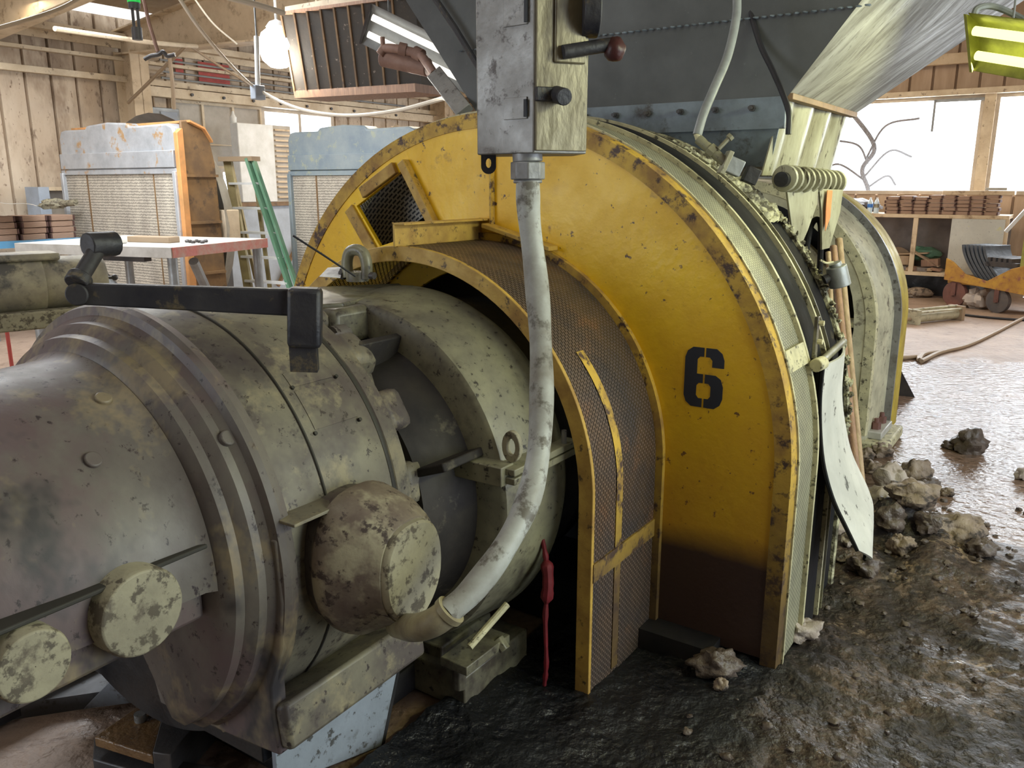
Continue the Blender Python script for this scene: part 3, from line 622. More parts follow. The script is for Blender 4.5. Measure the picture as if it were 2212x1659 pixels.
cp = [at(640, 606, 2.62), at(690, 597, 2.8), at(862, 592, 2.9), at(878, 604, 2.75), at(740, 634, 2.4), at(655, 622, 2.35)]
mslab('top_cover', cp, 1.195, 1.215, 'gear_paint', gr)
mb = MB(); mb.box(M, -.80, -.42, -.20, .05, .44, .545); mb.build('cover_pedestal', 'gear_paint', gr, bevel=.02)
mb = MB(); mb.box(M, -.66, -.40, -.35, .3, -.60, -.50); mb.box(M, -.70, -.36, .20, .42, -.655, -.54); mb.build('mounting_foot', 'gear_paint', gr, bevel=.006)
mb = MB(); mb.box(M, -.74, -.52, .36, .46, -.50, -.47); mb.cyl(M(-.70, .40, -.58), M(-.70, .40, -.48), .022, n=8); mb.cyl(M(-.56, .44, -.47), M(-.56, .47, -.50), .02, n=6); mb.build('drain_flange', 'gear_paint', gr, bevel=.003)
mb = MB(); mb.cyl(M(-.70, .44, -.43), M(-.55, .47, -.35), .011, n=10); mb.build('drain_pin', 'pale_edge', gr)
# shackle on the cover
sh = thing('shackle', 'rounded steel lifting shackle standing on the gear reducer cover', 'shackle', tuple(at(772, 600, 2.62)))
c = at(772, 600, 2.62); sx = V((.85, -.5, 0)).normalized()
mb = MB(); mb.tube(bez([c + sx * -.038, c + sx * -.040 + V((0, 0, .045)), c + sx * -.028 + V((0, 0, .078)), c + V((0, 0, .088)), c + sx * .028 + V((0, 0, .078)), c + sx * .040 + V((0, 0, .045)), c + sx * .038]), .018, 14); mb.build('bow', 'gear_paint', sh)
mb = MB(); mb.cyl(c + sx * -.07 + V((0, 0, .01)), c + sx * .07 + V((0, 0, .01)), .011); mb.cyl(c + sx * -.062 + V((0, 0, .01)), c + sx * -.048 + V((0, 0, .01)), .02, n=6); mb.build('pin', 'dark_steel', sh)
mb = MB(); mb.cyl(c + V((0, 0, -.01)), c + V((0, 0, .02)), .035); mb.build('swivel', 'gear_paint', sh)
mb = MB(); mb.tube([at(633, 509, 2.5), at(700, 552, 2.52), at(768, 597, 2.54)], .0035, 6)
tag(mb.build('dipstick', 'cable_black', loc=tuple(at(768, 597, 2.54))), 'thin black rod leaning up from the shackle', 'rod')
mb = MB(); mb.add([at(690, 597, 2.60), at(708, 578, 2.72), at(742, 576, 2.72), at(735, 600, 2.60)], [(0, 1, 2, 3)])
tag(mb.build('paper_tag', 'paper', loc=tuple(at(710, 590, 2.65)), solid=.001), 'pale printed paper tag lying beside the shackle', 'tag')

# ------------------------------------------------------------------ motor
mo = thing('electric_motor', 'huge grimy grey-brown electric motor filling the lower left foreground', 'motor', tuple(MO(0, 0, -.70)))
mb = MB(); mb.lathe(MO, [(-.045, .50), (-.045, .548), (.12, .553), (.125, .556), (.345, .551), (.350, .545), (.36, .545), (.365, .551), (.415, .548), (.42, .50), (.60, .44), (.60, .1)], 128); mb.build('frame_shell', 'motor_paint', mo)
mb = MB(); mb.lathe(MO, [(.346, .552), (.349, .553), (.356, .553), (.359, .552)], 128)
mb.lathe(MO, [(.118, .5545), (.120, .5575), (.124, .5575), (.126, .5545)], 128); mb.build('shell_seam', 'seam', mo)
for i in range(16):                                   # cast lugs of the drive-end bell
    t = 2 * PI * (i + .35) / 16; fr = Fr(MO.o, MO.X, MO.Y * math.cos(t) + MO.Z * math.sin(t), MO.Z * math.cos(t) - MO.Y * math.sin(t))
    mb = MB(); mb.prism(Fr(fr.o, fr.Z, fr.X, fr.Y), [(.41, .46), (.41, .545), (.485, .54), (.52, .515), (.545, .44)], -.058, .058); lug = mb.build('end_bell_lug', 'motor_paint', mo, bevel=.022)
    if i % 2 == 0:
        mb = MB(); mb.cyl(fr(.50, .47, .10), fr(.56, .47, .10), .018, n=6); mb.cyl(fr(.49, .47, .10), fr(.54, .47, .10), .028, n=16); mb.build('bolt', 'motor_bell', lug)
# non-drive end bell, stepped rings and long rounded cover
mb = MB(); mb.lathe(MO, [(.0, .50), (-.005, .566), (-.03, .572), (-.045, .566), (-.05, .545), (-.065, .532), (-.085, .530), (-.095, .520), (-.105, .507), (-.125, .502), (-.135, .487), (-.145, .470), (-.15, .02)], 110, math.radians(-58), math.radians(205))
ebell = mb.build('end_bell', 'motor_bell', mo)
mb = MB(); mb.arch(MO, [(-.145, .472), (-.165, .458), (-.26, .452), (-.42, .445), (-.55, .43), (-.66, .40), (-.76, .33), (-.80, .2), (-.81, .02)], .105, 96, rr=.45)
mb.build('fan_hood', 'motor_bell', mo)
# plate with the cast foot
fo = [(.52, .15)] + [(.565 * math.cos(a), .565 * math.sin(a)) for a in [math.radians(10 - 3.6 * k) for k in range(10)]]
fo = [(.555, .10), (.562, -.05), (.545, -.17), (.50, -.28), (.50, -.36), (.515, -.455), (.36, -.47), (.05, -.49), (.03, -.42), (.2, -.2), (.3, .1), (.4, .12)]
mb = MB(); mb.prism(MO, fo, -.05, -.005); mb.build('foot_web', 'motor_bell', mo, bevel=.006)
mb = MB(); mb.lathe(MO, [(-.048, .552), (-.048, .01)], 96); mb.build('cavity_shade_disc', 'black_oil_shade', mo)  # black disc stands in for the shade inside the open shell
mb = MB()
rail = [(.30, -.40), (.53, -.32), (.545, -.44), (.32, -.47)]
mb.prism(MO, rail, -.04, .46); mb.build('foot_rail', 'motor_paint', mo, bevel=.012)
mb = MB(); mb.prism(MO, [(-.30, -.40), (-.53, -.32), (-.545, -.44), (-.32, -.47)], -.04, .46); mb.build('foot_rail', 'motor_paint', mo, bevel=.012)
# raised panels and a name plate frame on the shell
def shellpatch(s0, s1, t0, t1, r, m, name, par, bev=.001, th=.004):
    mb = MB(); n = 12
    top = [[MO(s, (r + th) * math.cos(t0 + (t1 - t0) * i / n), (r + th) * math.sin(t0 + (t1 - t0) * i / n)) for s in (s0, s1)] for i in range(n + 1)]
    bot = [[MO(s, (r - .004) * math.cos(t0 + (t1 - t0) * i / n), (r - .004) * math.sin(t0 + (t1 - t0) * i / n)) for s in (s0, s1)] for i in range(n + 1)]
    vs = [p for q in top for p in q] + [p for q in bot for p in q]; k = 2 * (n + 1); fs = []
    for i in range(n):
        a, b_ = 2 * i, 2 * i + 1; fs += [(a, a + 2, b_ + 2, b_), (k + a, k + b_, k + b_ + 2, k + a + 2), (a, k + a, k + a + 2, a + 2), (b_, b_ + 2, k + b_ + 2, k + b_)]
    fs += [(0, 1, k + 1, k), (2 * n, k + 2 * n, k + 2 * n + 1, 2 * n + 1)]
    return mb.add(vs, fs).build(name, m, par)
np_ = shellpatch(.155, .300, math.radians(31), math.radians(42), .554, 'motor_paint', 'name_plate', mo, th=.003)
shellpatch(.155, .290, math.radians(43.2), math.radians(47.5), .554, 'motor_paint', 'name_plate', mo, th=.003)
for (s, t) in ((.30, 30.), (.15, 30.2), (.30, 43), (.155, 43)):
    t = math.radians(t); mb = MB(); fr = Fr(MO.o, MO.X, MO.Y * math.cos(t) + MO.Z * math.sin(t), MO.Z * math.cos(t) - MO.Y * math.sin(t)); mb.cyl(fr(s, .553, 0), fr(s, .561, 0), .005, n=8); mb.build('rivet', 'seam', np_)
t = math.radians(35)
for (s, td, r) in ((-.06, 36, .535), (-.20, 62, .455), (-.30, 44, .45)):
    t = math.radians(td); fr = Fr(MO.o, MO.X, MO.Y * math.cos(t) + MO.Z * math.sin(t), MO.Z * math.cos(t) - MO.Y * math.sin(t))
    mb = MB(); mb.cyl(fr(s, r - .01, 0), fr(s, r + .008, 0), .018, n=16); mb.build('plug', 'motor_bell', mo, bevel=.003)
# round side covers on the end bell
for (s, z, r) in ((-.325, .035, .088), (-.535, .03, .066)):
    mb = MB(); fr = Fr(MO(s, 0, z), MO.Y, MO.X, MO.Z); mb.lathe(fr, [(.30, .0), (.30, r * 1.02), (.475, r * 1.02), (.485, r * .97), (.485, .001)], 40); mb.build('round_cover', 'cap_paint', mo, bevel=.003)
mb = MB(); mb.box(MO, -.76, -.15, .30, .458, .098, .108); mb.build('cover_ledge', 'seam', mo, bevel=.003)
mb = MB(); mb.box(MO, -.76, -.15, -.40, .425, -.075, .102); mb.build('cover_side', 'motor_bell', mo, bevel=.01)
# terminal box
tb = []
TBF = Fr(MO(.165, .0, -.015), MO.Y, MO.X, MO.Z)       # X outward, Y along the motor, Z up
def tsec(d, sc, dx=0, dz=0):
    pts = []; n = 40
    for i in range(n):
        a = 2 * PI * i / n; ca, sa = math.cos(a), math.sin(a)
        e = .8; x = math.copysign(abs(ca) ** e, ca) * .150; z = math.copysign(abs(sa) ** e, sa) * .185
        if z < 0: x *= 1 - .30 * (-z / .185) ** 2
        pts.append(TBF(d, x * sc + dx, z * sc + dz))
    return pts
def loft(mb, secs):
    n = len(secs[0]); vs = [p for s_ in secs for p in s_]
    fs = [(j * n + i, j * n + (i + 1) % n, (j + 1) * n + (i + 1) % n, (j + 1) * n + i) for j in range(len(secs) - 1) for i in range(n)] + [tuple(range(n))[::-1], tuple((len(secs) - 1) * n + i for i in range(n))]
    return mb.add(vs, fs)
tbx = MB(); loft(tbx, [tsec(.44, .90), tsec(.56, .90), tsec(.575, .93)]); to = tbx.build('terminal_box_neck', 'motor_bell', mo)
mb = MB(); loft(mb, [tsec(.575, .93), tsec(.59, 1.0), tsec(.605, 1.0), tsec(.63, .97, .0, .0), tsec(.68, .84, .015, .005), tsec(.715, .74, .02, .0), tsec(.73, .69, .02, -.005)])
tbc = mb.build('terminal_box_cover', 'box_paint', mo)
mb = MB(); loft(mb, [tsec(.728, .67, .02, -.006), tsec(.742, .66, .02, -.006), tsec(.748, .63, .02, -.006)]); mb.build('terminal_box_lid', 'cap_paint', tbc)
mb = MB(); mb.box(TBF, .42, .60, -.20, .06, .150, .158); mb.build('terminal_box_flange', 'motor_paint', mo, bevel=.002)

# motor base
bs_ = thing('motor_base', 'blue-grey welded steel pedestal under the big motor', 'machine base', tuple(MO(.2, 0, -.70)))
def mopix(x, y, v):                                    # pixel on the motor's vertical plane at offset v
    d = at(x, y, 1.) - EYE; o = EYE - MO.o; return EYE + d * ((v - o.dot(MO.Y)) / d.dot(MO.Y))
wb_ = [mopix(870, 1392, .47), mopix(700, 1462, .47), mopix(590, 1560, .47), mopix(600, 1700, .47), mopix(828, 1700, .47)]
for p in wb_: p.z = max(p.z, .004)
mb = MB(); mb.add(wb_ + [p - MO.Y * .014 for p in wb_], [(0, 1, 2, 3, 4), (9, 8, 7, 6, 5), (0, 5, 6, 1), (1, 6, 7, 2), (2, 7, 8, 3), (3, 8, 9, 4), (4, 9, 5, 0)]); mb.build('side_web', 'support', bs_, bevel=.002)
mb = MB(); e = (wb_[0], wb_[4]); mb.add([e[0], e[1], e[1] - MO.Y * .9, e[0] - MO.Y * .9] + [p + MO.X * .014 for p in (e[0], e[1], e[1] - MO.Y * .9, e[0] - MO.Y * .9)], [(0, 1, 2, 3), (4, 7, 6, 5), (0, 4, 5, 1), (1, 5, 6, 2), (2, 6, 7, 3), (3, 7, 4, 0)]); mb.build('end_web', 'black_oil_shade', bs_)
mb = MB(); mb.box(MO, -.04, .5, -.52, .44, -.515, -.46); mb.build('bed_plate', 'black_oil_shade', bs_, bevel=.004)
mb = MB(); mb.box(MO, .1, .6, -.45, .38, -.69, -.60); mb.build('sump_tray', 'black_oil_shade', bs_)
wl = [at(285, 1425, 2.18), at(330, 1440, 2.18), at(330, 1512, 2.18), at(180, 1532, 2.18)]
def hexa(pts, off, name, m, par):
    mb = MB(); mb.add(pts + [p + off for p in pts], [(0, 1, 2, 3), (7, 6, 5, 4), (0, 4, 5, 1), (1, 5, 6, 2), (2, 6, 7, 3), (3, 7, 4, 0)]); return mb.build(name, m, par)
hexa(wl, V((0, .014, 0)), 'sloping_web', 'support', bs_)
q0, q1 = onz(-60, 1568, 0), onz(356, 1505, 0); h_ = V((0, 0, .05))
hexa([q0, q1, q1 + h_, q0 + h_], V((.1, .25, 0)), 'base_rail', 'support', bs_)
mb = MB(); mb.box(MO, -.80, .30, -.62, -.52, -.69, -.60); mb.build('cavity_shade_bar', 'black_oil_shade', bs_)  # black bar added as the dark of the cavity under the motor
# anchor plate in front
pl = thing('anchor_plate', 'wet rusty steel anchor plate with one bolt on the floor', 'plate', base(at(290, 1590, 1.9)))
P4 = [at(205, 1590, 1.93), at(318, 1512, 2.10), at(358, 1512, 2.08), at(310, 1625, 1.86)]
z = .1
P4 = [onz(*p, .10) for p in ((203, 1592), (318, 1510), (362, 1512), (330, 1632))]
mslab('plate', P4, .07, .10, 'wet_plate', pl, .004)
mslab('raised_edge', [P4[2] + V((.0, 0, 0)), P4[3], P4[3] + V((.05, -.01, 0)), P4[2] + V((.16, .02, 0))], .0, .11, 'dark_steel', pl, .003)
c = onz(304, 1556, .1); mb = MB(); mb.cyl(c, c + V((0, 0, .022)), .016, n=16); mb.build('bolt', 'steel_box', pl)
mslab('curb', [p + V((0, 0, 0)) for p in (onz(203, 1592, .05), onz(330, 1632, .05), onz(520, 1665, .05), onz(480, 1720, .05), onz(200, 1640, .05))], .0, .05, 'dark_steel', pl, .004)

# ------------------------------------------------------------------ black lever lying over the motor
lv = thing('lever_bar', 'black steel lever bar with crank handle lying over the big motor', 'lever', tuple(at(660, 740, 1.80)))
a_ = at(172, 634, 1.78); b_ = at(690, 655, 1.84); ax = (b_ - a_).normalized(); up = V((0, 0, 1)); up = (up - ax * up.dot(ax)).normalized(); sd = ax.cross(up)
LF = Fr(a_, ax, sd, up); Ln = (b_ - a_).length
mb = MB(); h0, h1 = .023, .031
mb.add([LF(0, y, z) for y in (-.014, .014) for z in (-h0, h0)] + [LF(Ln, y, z) for y in (-.014, .014) for z in (-h1, h1)], [(0, 1, 3, 2), (4, 6, 7, 5), (0, 4, 5, 1), (2, 3, 7, 6), (0, 2, 6, 4), (1, 5, 7, 3)])
mb.build('bar', 'handle_black', lv, bevel=.004)
mb = MB(); mb.cyl(LF(0, -.02, 0), LF(0, .02, 0), .024, n=28); mb.build('pivot_boss', 'handle_black', lv, bevel=.003)
mb = MB(); mb.box(LF, Ln - .068, Ln + .006, -.026, .03, -.10, .034); mb.build('end_block', 'handle_black', lv, bevel=.01)
mb = MB(); mb.box(LF, Ln - .058, Ln - .004, -.036, -.02, -.092, -.045); mb.build('block_socket', 'motor_bell', lv, bevel=.006)
k0 = at(170, 605, 1.78); k1 = at(217, 528, 1.86)
mb = MB(); mb.cyl(k0, k1, .018, n=20); mb.build('crank_rod', 'handle_black', lv)
mb = MB(); kd = (k1 - k0).normalized(); mb.cyl(k0 - kd * .012, k0 + kd * .012, .026); mb.cyl(k1 - V((.015, .03, 0)), k1 + V((.02, .03, .0)), .028, n=12); mb.build('rod_collar', 'handle_black', lv, bevel=.003)
mb = MB(); mb.cyl(at(376, 640, 1.80), at(376, 664, 1.80), .005, n=8); mb.cyl(at(376, 640, 1.80), at(376, 644, 1.80), .009, n=8); mb.build('stop_screw', 'steel_box', lv)
mb = MB(); p0 = at(655, 735, 1.84); mb.box(Fr(p0, ax, sd, V((0, 0, 1))), -.03, .03, -.02, .02, -.07, 0); mb.build('support_stud', 'handle_black', lv)

# ------------------------------------------------------------------ switch box, its conduit
BX = at(1153, 330, 2.12)                              # bottom front corner edge
# vertical edge nearest the camera at px 1150; two faces going back left and right
e0 = at(1031, 322, 2.16); e1 = at(1152, 331, 2.05); e2 = at(1266, 336, 2.10)
sb = thing('switch_box', 'weathered grey steel switch box hanging above the conduit', 'electrical box', (e1.x, e1.y, e1.z))
zb = e1.z; ht = .62
back = e0 + e2 - e1
q = [V((e0.x, e0.y, 0)), V((e1.x, e1.y, 0)), V((e2.x, e2.y, 0)), V((e2.x - .02, e2.y + .16, 0)), V((e0.x + .02, e0.y + .16, 0))]
mb = MB(); n = 5; vs = [p + V((0, 0, zb)) for p in q] + [p + V((0, 0, zb + ht)) for p in q]
mb.add(vs, [tuple(range(n))[::-1], tuple(range(n, 2 * n))] + [(i, (i + 1) % n, n + (i + 1) % n, n + i) for i in range(n)])
mb.build('enclosure', 'steel_box', sb, bevel=.003)
r0 = V((e2.x - e1.x, e2.y - e1.y, 0)); rw = r0.length; r0.normalize(); rn = V((r0.y, -r0.x, 0))
RF = Fr(V((e1.x, e1.y, zb)), r0, rn, V((0, 0, 1)))
mb = MB(); mb.box(RF, .004, rw - .002, -.002, .006, .006, ht); cvr = mb.build('cover', 'brass_box', sb, bevel=.002)
mb = MB(); mb.box(RF, .048, rw - .012, .006, .014, .205, ht); mb.build('cover_plate', 'brass_box', cvr, bevel=.004)
l0 = V((e0.x - e1.x, e0.y - e1.y, 0)); lw = l0.length; l0.normalize(); ln = V((-l0.y, l0.x, 0))
LFr = Fr(V((e1.x, e1.y, zb)), l0, ln, V((0, 0, 1)))
for za, zc in ((.08, .13), (.29, .40)):
    mb = MB(); mb.box(LFr, .018, lw * .5, .0, .004, za, zc); lp = mb.build('latch_plate', 'steel_box', sb, bevel=.001)
    mb = MB(); mb.box(LFr, .016, .024, .003, .008, za + .004, zc - .006); mb.build('latch_slot', 'dark_inner', lp)
mb = MB(); mb.cyl(RF(.055, .006, .135), RF(.055, .055, .125), .020, n=16); mb.box(RF, .0, .06, .004, .02, .118, .15); mb.build('lock_barrel', 'handle_black', sb, bevel=.002)
mb = MB(); mb.cyl(RF(rw - .02, .0, .33), RF(rw + .018, .012, .33), .065, n=28); mb.build('handle_disc', 'handle_black', sb, bevel=.003)
mb = MB(); p0 = RF(.065, .02, .228); p1 = RF(rw + .045, .03, .25); mb.cyl(p0, p1, .016, n=16); swa = mb.build('switch_arm', 'handle_black', sb)
mb = MB(); mb.blob(RF(rw + .052, .035, .238), (.026, .026, .028), 3, .12, 12); lab(mb.build('switch_knob', 'red_knob', swa), 'dark red knob')
mb = MB()
lg = [(.019 * math.cos(PI + PI * i / 12), -.028 + .019 * math.sin(PI + PI * i / 12)) for i in range(13)] + [(.019, .01), (-.019, .01)]
mb.holed(Fr(V((e0.x + .028, e0.y + .01, zb)), V((0, 1, 0)), V((1, 0, 0)), V((0, 0, 1))), lg, [[(.007 * math.cos(2 * PI * i / 10), -.02 + .012 * math.sin(2 * PI * i / 10)) for i in range(10)]], -.003, .003); mb.build('mounting_ear', 'handle_black', sb)
mb = MB(); mb.box(WORLD, e1.x - .03, e1.x + .05, e1.y + .1, e1.y + .15, zb + ht - .02, 4.4); mb.build('hanger', 'steel_box', sb)
# conduit
hz = thing('flexible_conduit', 'thick pale grey flexible conduit curving from the switch box down to the motor', 'conduit', tuple(at(930, 1350, 1.62)))
hp = bez([at(1140, 392, 2.10), at(1143, 470, 2.10), at(1158, 600, 2.07), at(1167, 720, 2.02), at(1170, 850, 1.95), at(1163, 980, 1.87), at(1137, 1090, 1.78), at(1085, 1190, 1.70), at(1020, 1275, 1.64), at(965, 1325, 1.60)], 10)
mb = MB(); mb.tube(hp, [.029 + .0015 * math.sin(i * .35) for i in range(len(hp))], 24); mb.build('hose', 'hose', hz)
mb = MB(); ep = bez([at(968, 1323, 1.60), at(935, 1345, 1.60), at(895, 1356, 1.66), at(860, 1350, 1.80)], 8); mb.tube(ep, .031, 24); mb.build('elbow_fitting', 'elbow', hz)
mb = MB(); mb.tube([at(975, 1316, 1.60), at(966, 1325, 1.60)], .036, 24); mb.build('elbow_collar', 'elbow', hz)
mb = MB(); mb.cyl(at(1139, 328, 2.11), at(1140, 350, 2.11), .037, n=28); mb.cyl(at(1140, 350, 2.11), at(1140, 388, 2.11), .043, n=8); mb.cyl(at(1140, 388, 2.11), at(1140, 396, 2.11), .036, n=28); mb.build('hub_fitting', 'hub', hz, bevel=.003)
# red rag and drips below the guard
mb = MB(); mb.tube(bez([at(1172, 1165, 2.30), at(1180, 1210, 2.29), at(1184, 1260, 2.27), at(1178, 1330, 2.27), at(1180, 1430, 2.27), at(1176, 1480, 2.28)], 6), [.006 + .010 * abs(noise.noise(V((i * .31, 2, 0)))) + (.010 if 6 < i < 16 else 0) for i in range(31)], 8)
tag(mb.build('red_strap', 'red_cloth', loc=tuple(at(1176, 1480, 2.28))), 'red strap hanging in the dark gap beside the mesh guard', 'strap')

# ================================================================== HOPPER ABOVE THE DRUM
hp_ = thing('feed_hopper', 'large dark grey steel feed hopper above the yellow casing with bolted flange', 'hopper', tuple(ROOM(.9, .1, 2.0)))
HV0, HV1, HS0, HS1 = -.56, .82, .72, 1.72
HZ = 1.20
def hop(s, v, z): return M(s, v, z)
T = 1.25                                               # height of the flared part
mb = MB(); mb.add([hop(HS0, HV0, HZ), hop(HS0, HV1, HZ), hop(HS0 - .03, HV1 + .77 * T, HZ + T), hop(HS0 - .03, HV0 - .77 * T, HZ + T)], [(0, 1, 2, 3)]); mb.build('front_plate', 'hopper_shaded', hp_, solid=.008)
mb = MB(); mb.add([hop(HS0, HV1, HZ), hop(HS1, HV1, HZ), hop(HS1 + 2.1 * T, HV1 + .77 * T, HZ + T), hop(HS0 - .03, HV1 + .77 * T, HZ + T)], [(0, 1, 2, 3)], [((0, 0), (.6, 1.0), (3.0, 1.4), (1.6, -.4))]); mb.build('side_plate', 'hopper_lit_streaked', hp_, solid=.008)
mb = MB(); mb.add([hop(HS1, HV0, HZ), hop(HS0, HV0, HZ), hop(HS0 - .03, HV0 - .77 * T, HZ + T), hop(HS1 + 2.1 * T, HV0 - .77 * T, HZ + T)], [(0, 1, 2, 3)]); mb.build('side_plate', 'hopper_shaded', hp_, solid=.008)
mb = MB(); mb.add([hop(HS1, HV1, HZ), hop(HS1, HV0, HZ), hop(HS1 + 2.1 * T, HV0 - .77 * T, HZ + T), hop(HS1 + 2.1 * T, HV1 + .77 * T, HZ + T)], [(0, 1, 2, 3)]); mb.build('rear_plate', 'hopper_shaded', hp_, solid=.008)
mb = MB(); mb.box(M, HS0 - .012, HS0 + .004, HV0, HV1, 1.09, HZ + .002); bfl = mb.build('bolted_flange', 'hopper_flange', hp_, bevel=.002)
for i in range(9):
    v = -.42 + .14 * i; mb = MB(); mb.cyl(M(HS0 - .012, v, 1.165), M(HS0 - .032, v, 1.165), .012, n=6); mb.cyl(M(HS0 - .032, v, 1.165), M(HS0 - .05, v, 1.165), .007, n=8); mb.build('flange_bolt', 'dark_steel', bfl)
mb = MB(); mb.add([hop(HS0, HV0, 1.10), hop(HS0, HV1 - .02, 1.10), hop(HS0 + .05, HV1 - .06, .96), hop(HS0 + .05, HV0, .96)], [(0, 1, 2, 3)]); mb.build('throat_front', 'hopper_flange', hp_, solid=.006)
mb = MB(); mb.surf(lambda u, v: M(HS0 + .02 + (HS1 - .04 - HS0) * u - .03 * v, HV1 - .02 - .05 * v + .012 * math.sin(u * 22), HZ - .005 - .27 * v), 40, 6); mb.build('throat_side', 'throat', hp_, solid=.006)
mb = MB(); mb.box(M, HS0, HS1, HV1 - .012, HV1 + .02, HZ - .01, HZ + .012); mb.build('rim_angle', 'rad_brown', hp_, bevel=.002)
mb = MB(); mb.add([hop(HS1 - .02, HV1 - .03, HZ), hop(HS1 - .02, HV0, HZ), hop(HS1 - .06, HV0, .93), hop(HS1 - .06, HV1 - .09, .93)], [(0, 1, 2, 3)]); mb.build('throat_rear', 'throat', hp_, solid=.006)
mb = MB()                                              # weld seam on the dark plate
for i in range(60):
    u = i / 59; p = M(HS0 - .018, -.65 + 1.72 * u, 1.475); mb.blob(p, (.012, .006, .004), i, .4, 4)
mb.build('weld_seam', 'hopper_flange', hp_)
# left-hand stiffener on the hopper (edge strip)
mb = MB(); p0 = M(HS0 - .03, HV0 + .12, HZ + .06); p1 = M(HS0 - .06, HV0 - .30, HZ + .62); mb.tube([p0, (p0 + p1) / 2 + V((-.01, 0, .03)), p1], .014, 10); mb.build('edge_strip', 'handle_black', hp_)
for x in (.35, .9): 
    mb = MB(); mb.box(M, HS0 + .3, HS0 + .4, .1 + x - .6, .2 + x - .6, HZ + T - .05, 4.2 - .66); mb.build('hanger', 'hopper_shaded', hp_)
# dark strap hanging at the corner
mb = MB(); mb.tube(bez([at(1612, -10, 3.25), at(1640, 90, 3.16), at(1668, 150, 3.08), at(1692, 205, 2.98), at(1704, 245, 2.94), at(1703, 290, 2.93)], 8), .010, 8)
tag(mb.build('power_cable', 'cable_black', loc=tuple(at(1703, 290, 2.93))), 'thin black cable running down the dark hopper to its corner', 'cable')
mb = MB(); mb.tube(bez([at(1592, -10, 3.0), at(1590, 40, 2.98), at(1572, 120, 2.92), at(1543, 190, 2.86), at(1520, 245, 2.82), at(1506, 292, 2.80)], 8), .015, 12)
tag(mb.build('air_hose', 'cable_grey', loc=tuple(at(1506, 292, 2.80))), 'grey hose dropping in front of the hopper to the clamp valve', 'hose')
# valve and clamp on the drum shoulder
vl = thing('clamp_valve', 'dirty clamp valve with bolt and square fitting on the drum shoulder', 'valve', tuple(at(1600, 380, 2.85)))
u0 = at(1508, 300, 2.80); u1 = at(1568, 352, 2.76); u2 = at(1640, 384, 2.76)
mb = MB(); mb.cyl(at(1506, 288, 2.80), at(1512, 306, 2.80), .012); mb.build('nipple', 'pale_edge', vl)
mb = MB(); mb.cyl(u0, u1, .016, n=16); mb.cyl(u0 + (u1 - u0) * .4, u0 + (u1 - u0) * .6, .021, n=8); mb.build('body', 'gear_paint', vl)
dx = (u2 - u1).normalized(); q1 = V((0, 0, 1)); q1 = (q1 - dx * q1.dot(dx)).normalized(); q2 = dx.cross(q1); VF = Fr(u1, dx, q2, q1)
mb = MB(); mb.box(VF, 0, .055, -.02, .02, -.026, .026); mb.build('square_fitting', 'grey_steel', vl, bevel=.003)
mb = MB(); mb.box(VF, -.01, .006, -.026, .026, -.038, .038); mb.build('clamp_plate', 'throat', vl, bevel=.002)
mb = MB(); mb.box(VF, .07, .115, -.02, .02, -.03, .022); mb.build('solenoid', 'black_oil_shade', vl, bevel=.003)
mb = MB(); mb.cyl(at(1552, 322, 2.76), at(1576, 297, 2.76), .007, n=10); mb.cyl(at(1574, 299, 2.76), at(1580, 293, 2.76), .013, n=6); mb.build('clamp_bolt', 'gear_paint', vl)
# toothed residue row below the throat
tr = thing('screw_conveyor', 'short toothed screw under the hopper throat caked in yellow residue', 'screw conveyor', tuple(M(.9, .8, .9)))
s0_ = at(1688, 372, 3.05); s1_ = at(1812, 384, 3.55); axx = (s1_ - s0_).normalized()
mb = MB(); mb.cyl(s0_ + V((0, 0, -.025)), s1_ + V((0, 0, -.025)), .027, n=20); tsh = mb.build('shaft', 'black_oil_shade', tr)
for i in range(10):
    c = s0_.lerp(s1_, (i + .6) / 10.4) + V((0, 0, -.02)); sdv = axx.cross(V((0, 0, 1))).normalized(); mb = MB()
    fr = Fr(c, axx, sdv, V((0, 0, 1))); mb.lathe(fr, [(-.010, .02), (-.007, .046), (.003, .049), (.010, .02)], 24, closed_prof=True); mb.build('tooth', 'throat', tsh)
# chute planks below
def vplate(name, pts, m, label, cat, th=.01, **k):
    mb = MB(); n = len(pts); nn = (pts[1] - pts[0]).cross(pts[2] - pts[0]).normalized() * th
    mb.add(pts + [p + nn for p in pts], [tuple(range(n))[::-1], tuple(range(n, 2 * n))] + [(i, (i + 1) % n, n + (i + 1) % n, n + i) for i in range(n)])
    o = mb.build(name, m, loc=tuple(sum(pts, V()) / n), bevel=.002, **k)
    return tag(o, label, cat)
vplate('chute_flap', [at(1700, 405, 3.15), at(1768, 408, 3.28), at(1766, 440, 3.28), at(1745, 498, 3.25), at(1727, 540, 3.2), at(1712, 500, 3.17)], 'throat', 'left pale pointed chute flap under the screw conveyor', 'flap')
vplate('chute_flap', [at(1771, 408, 3.3), at(1822, 410, 3.42), at(1815, 460, 3.42), at(1792, 536, 3.37), at(1776, 540, 3.33), at(1776, 460, 3.3)], 'throat', 'right pale chute flap with an orange stripe under the screw conveyor', 'flap')
o = vplate('x', [at(1786, 411, 3.32), at(1797, 411, 3.345), at(1792, 470, 3.345), at(1781, 500, 3.32), at(1783, 450, 3.31)], 'rust_orange', 'x', 'x', th=-.004)
par = [q for q in COL.objects if q.name.startswith('chute_flap')][-1]
def reparent(o, par, name, label=None):
    o.name = name
    for k in ('label', 'category', 'group'):
        if k in o: del o[k]
    off = o.location - par.location; o.parent = par; o.location = off
    if label: o['label'] = label
reparent(o, par, 'orange_stripe')
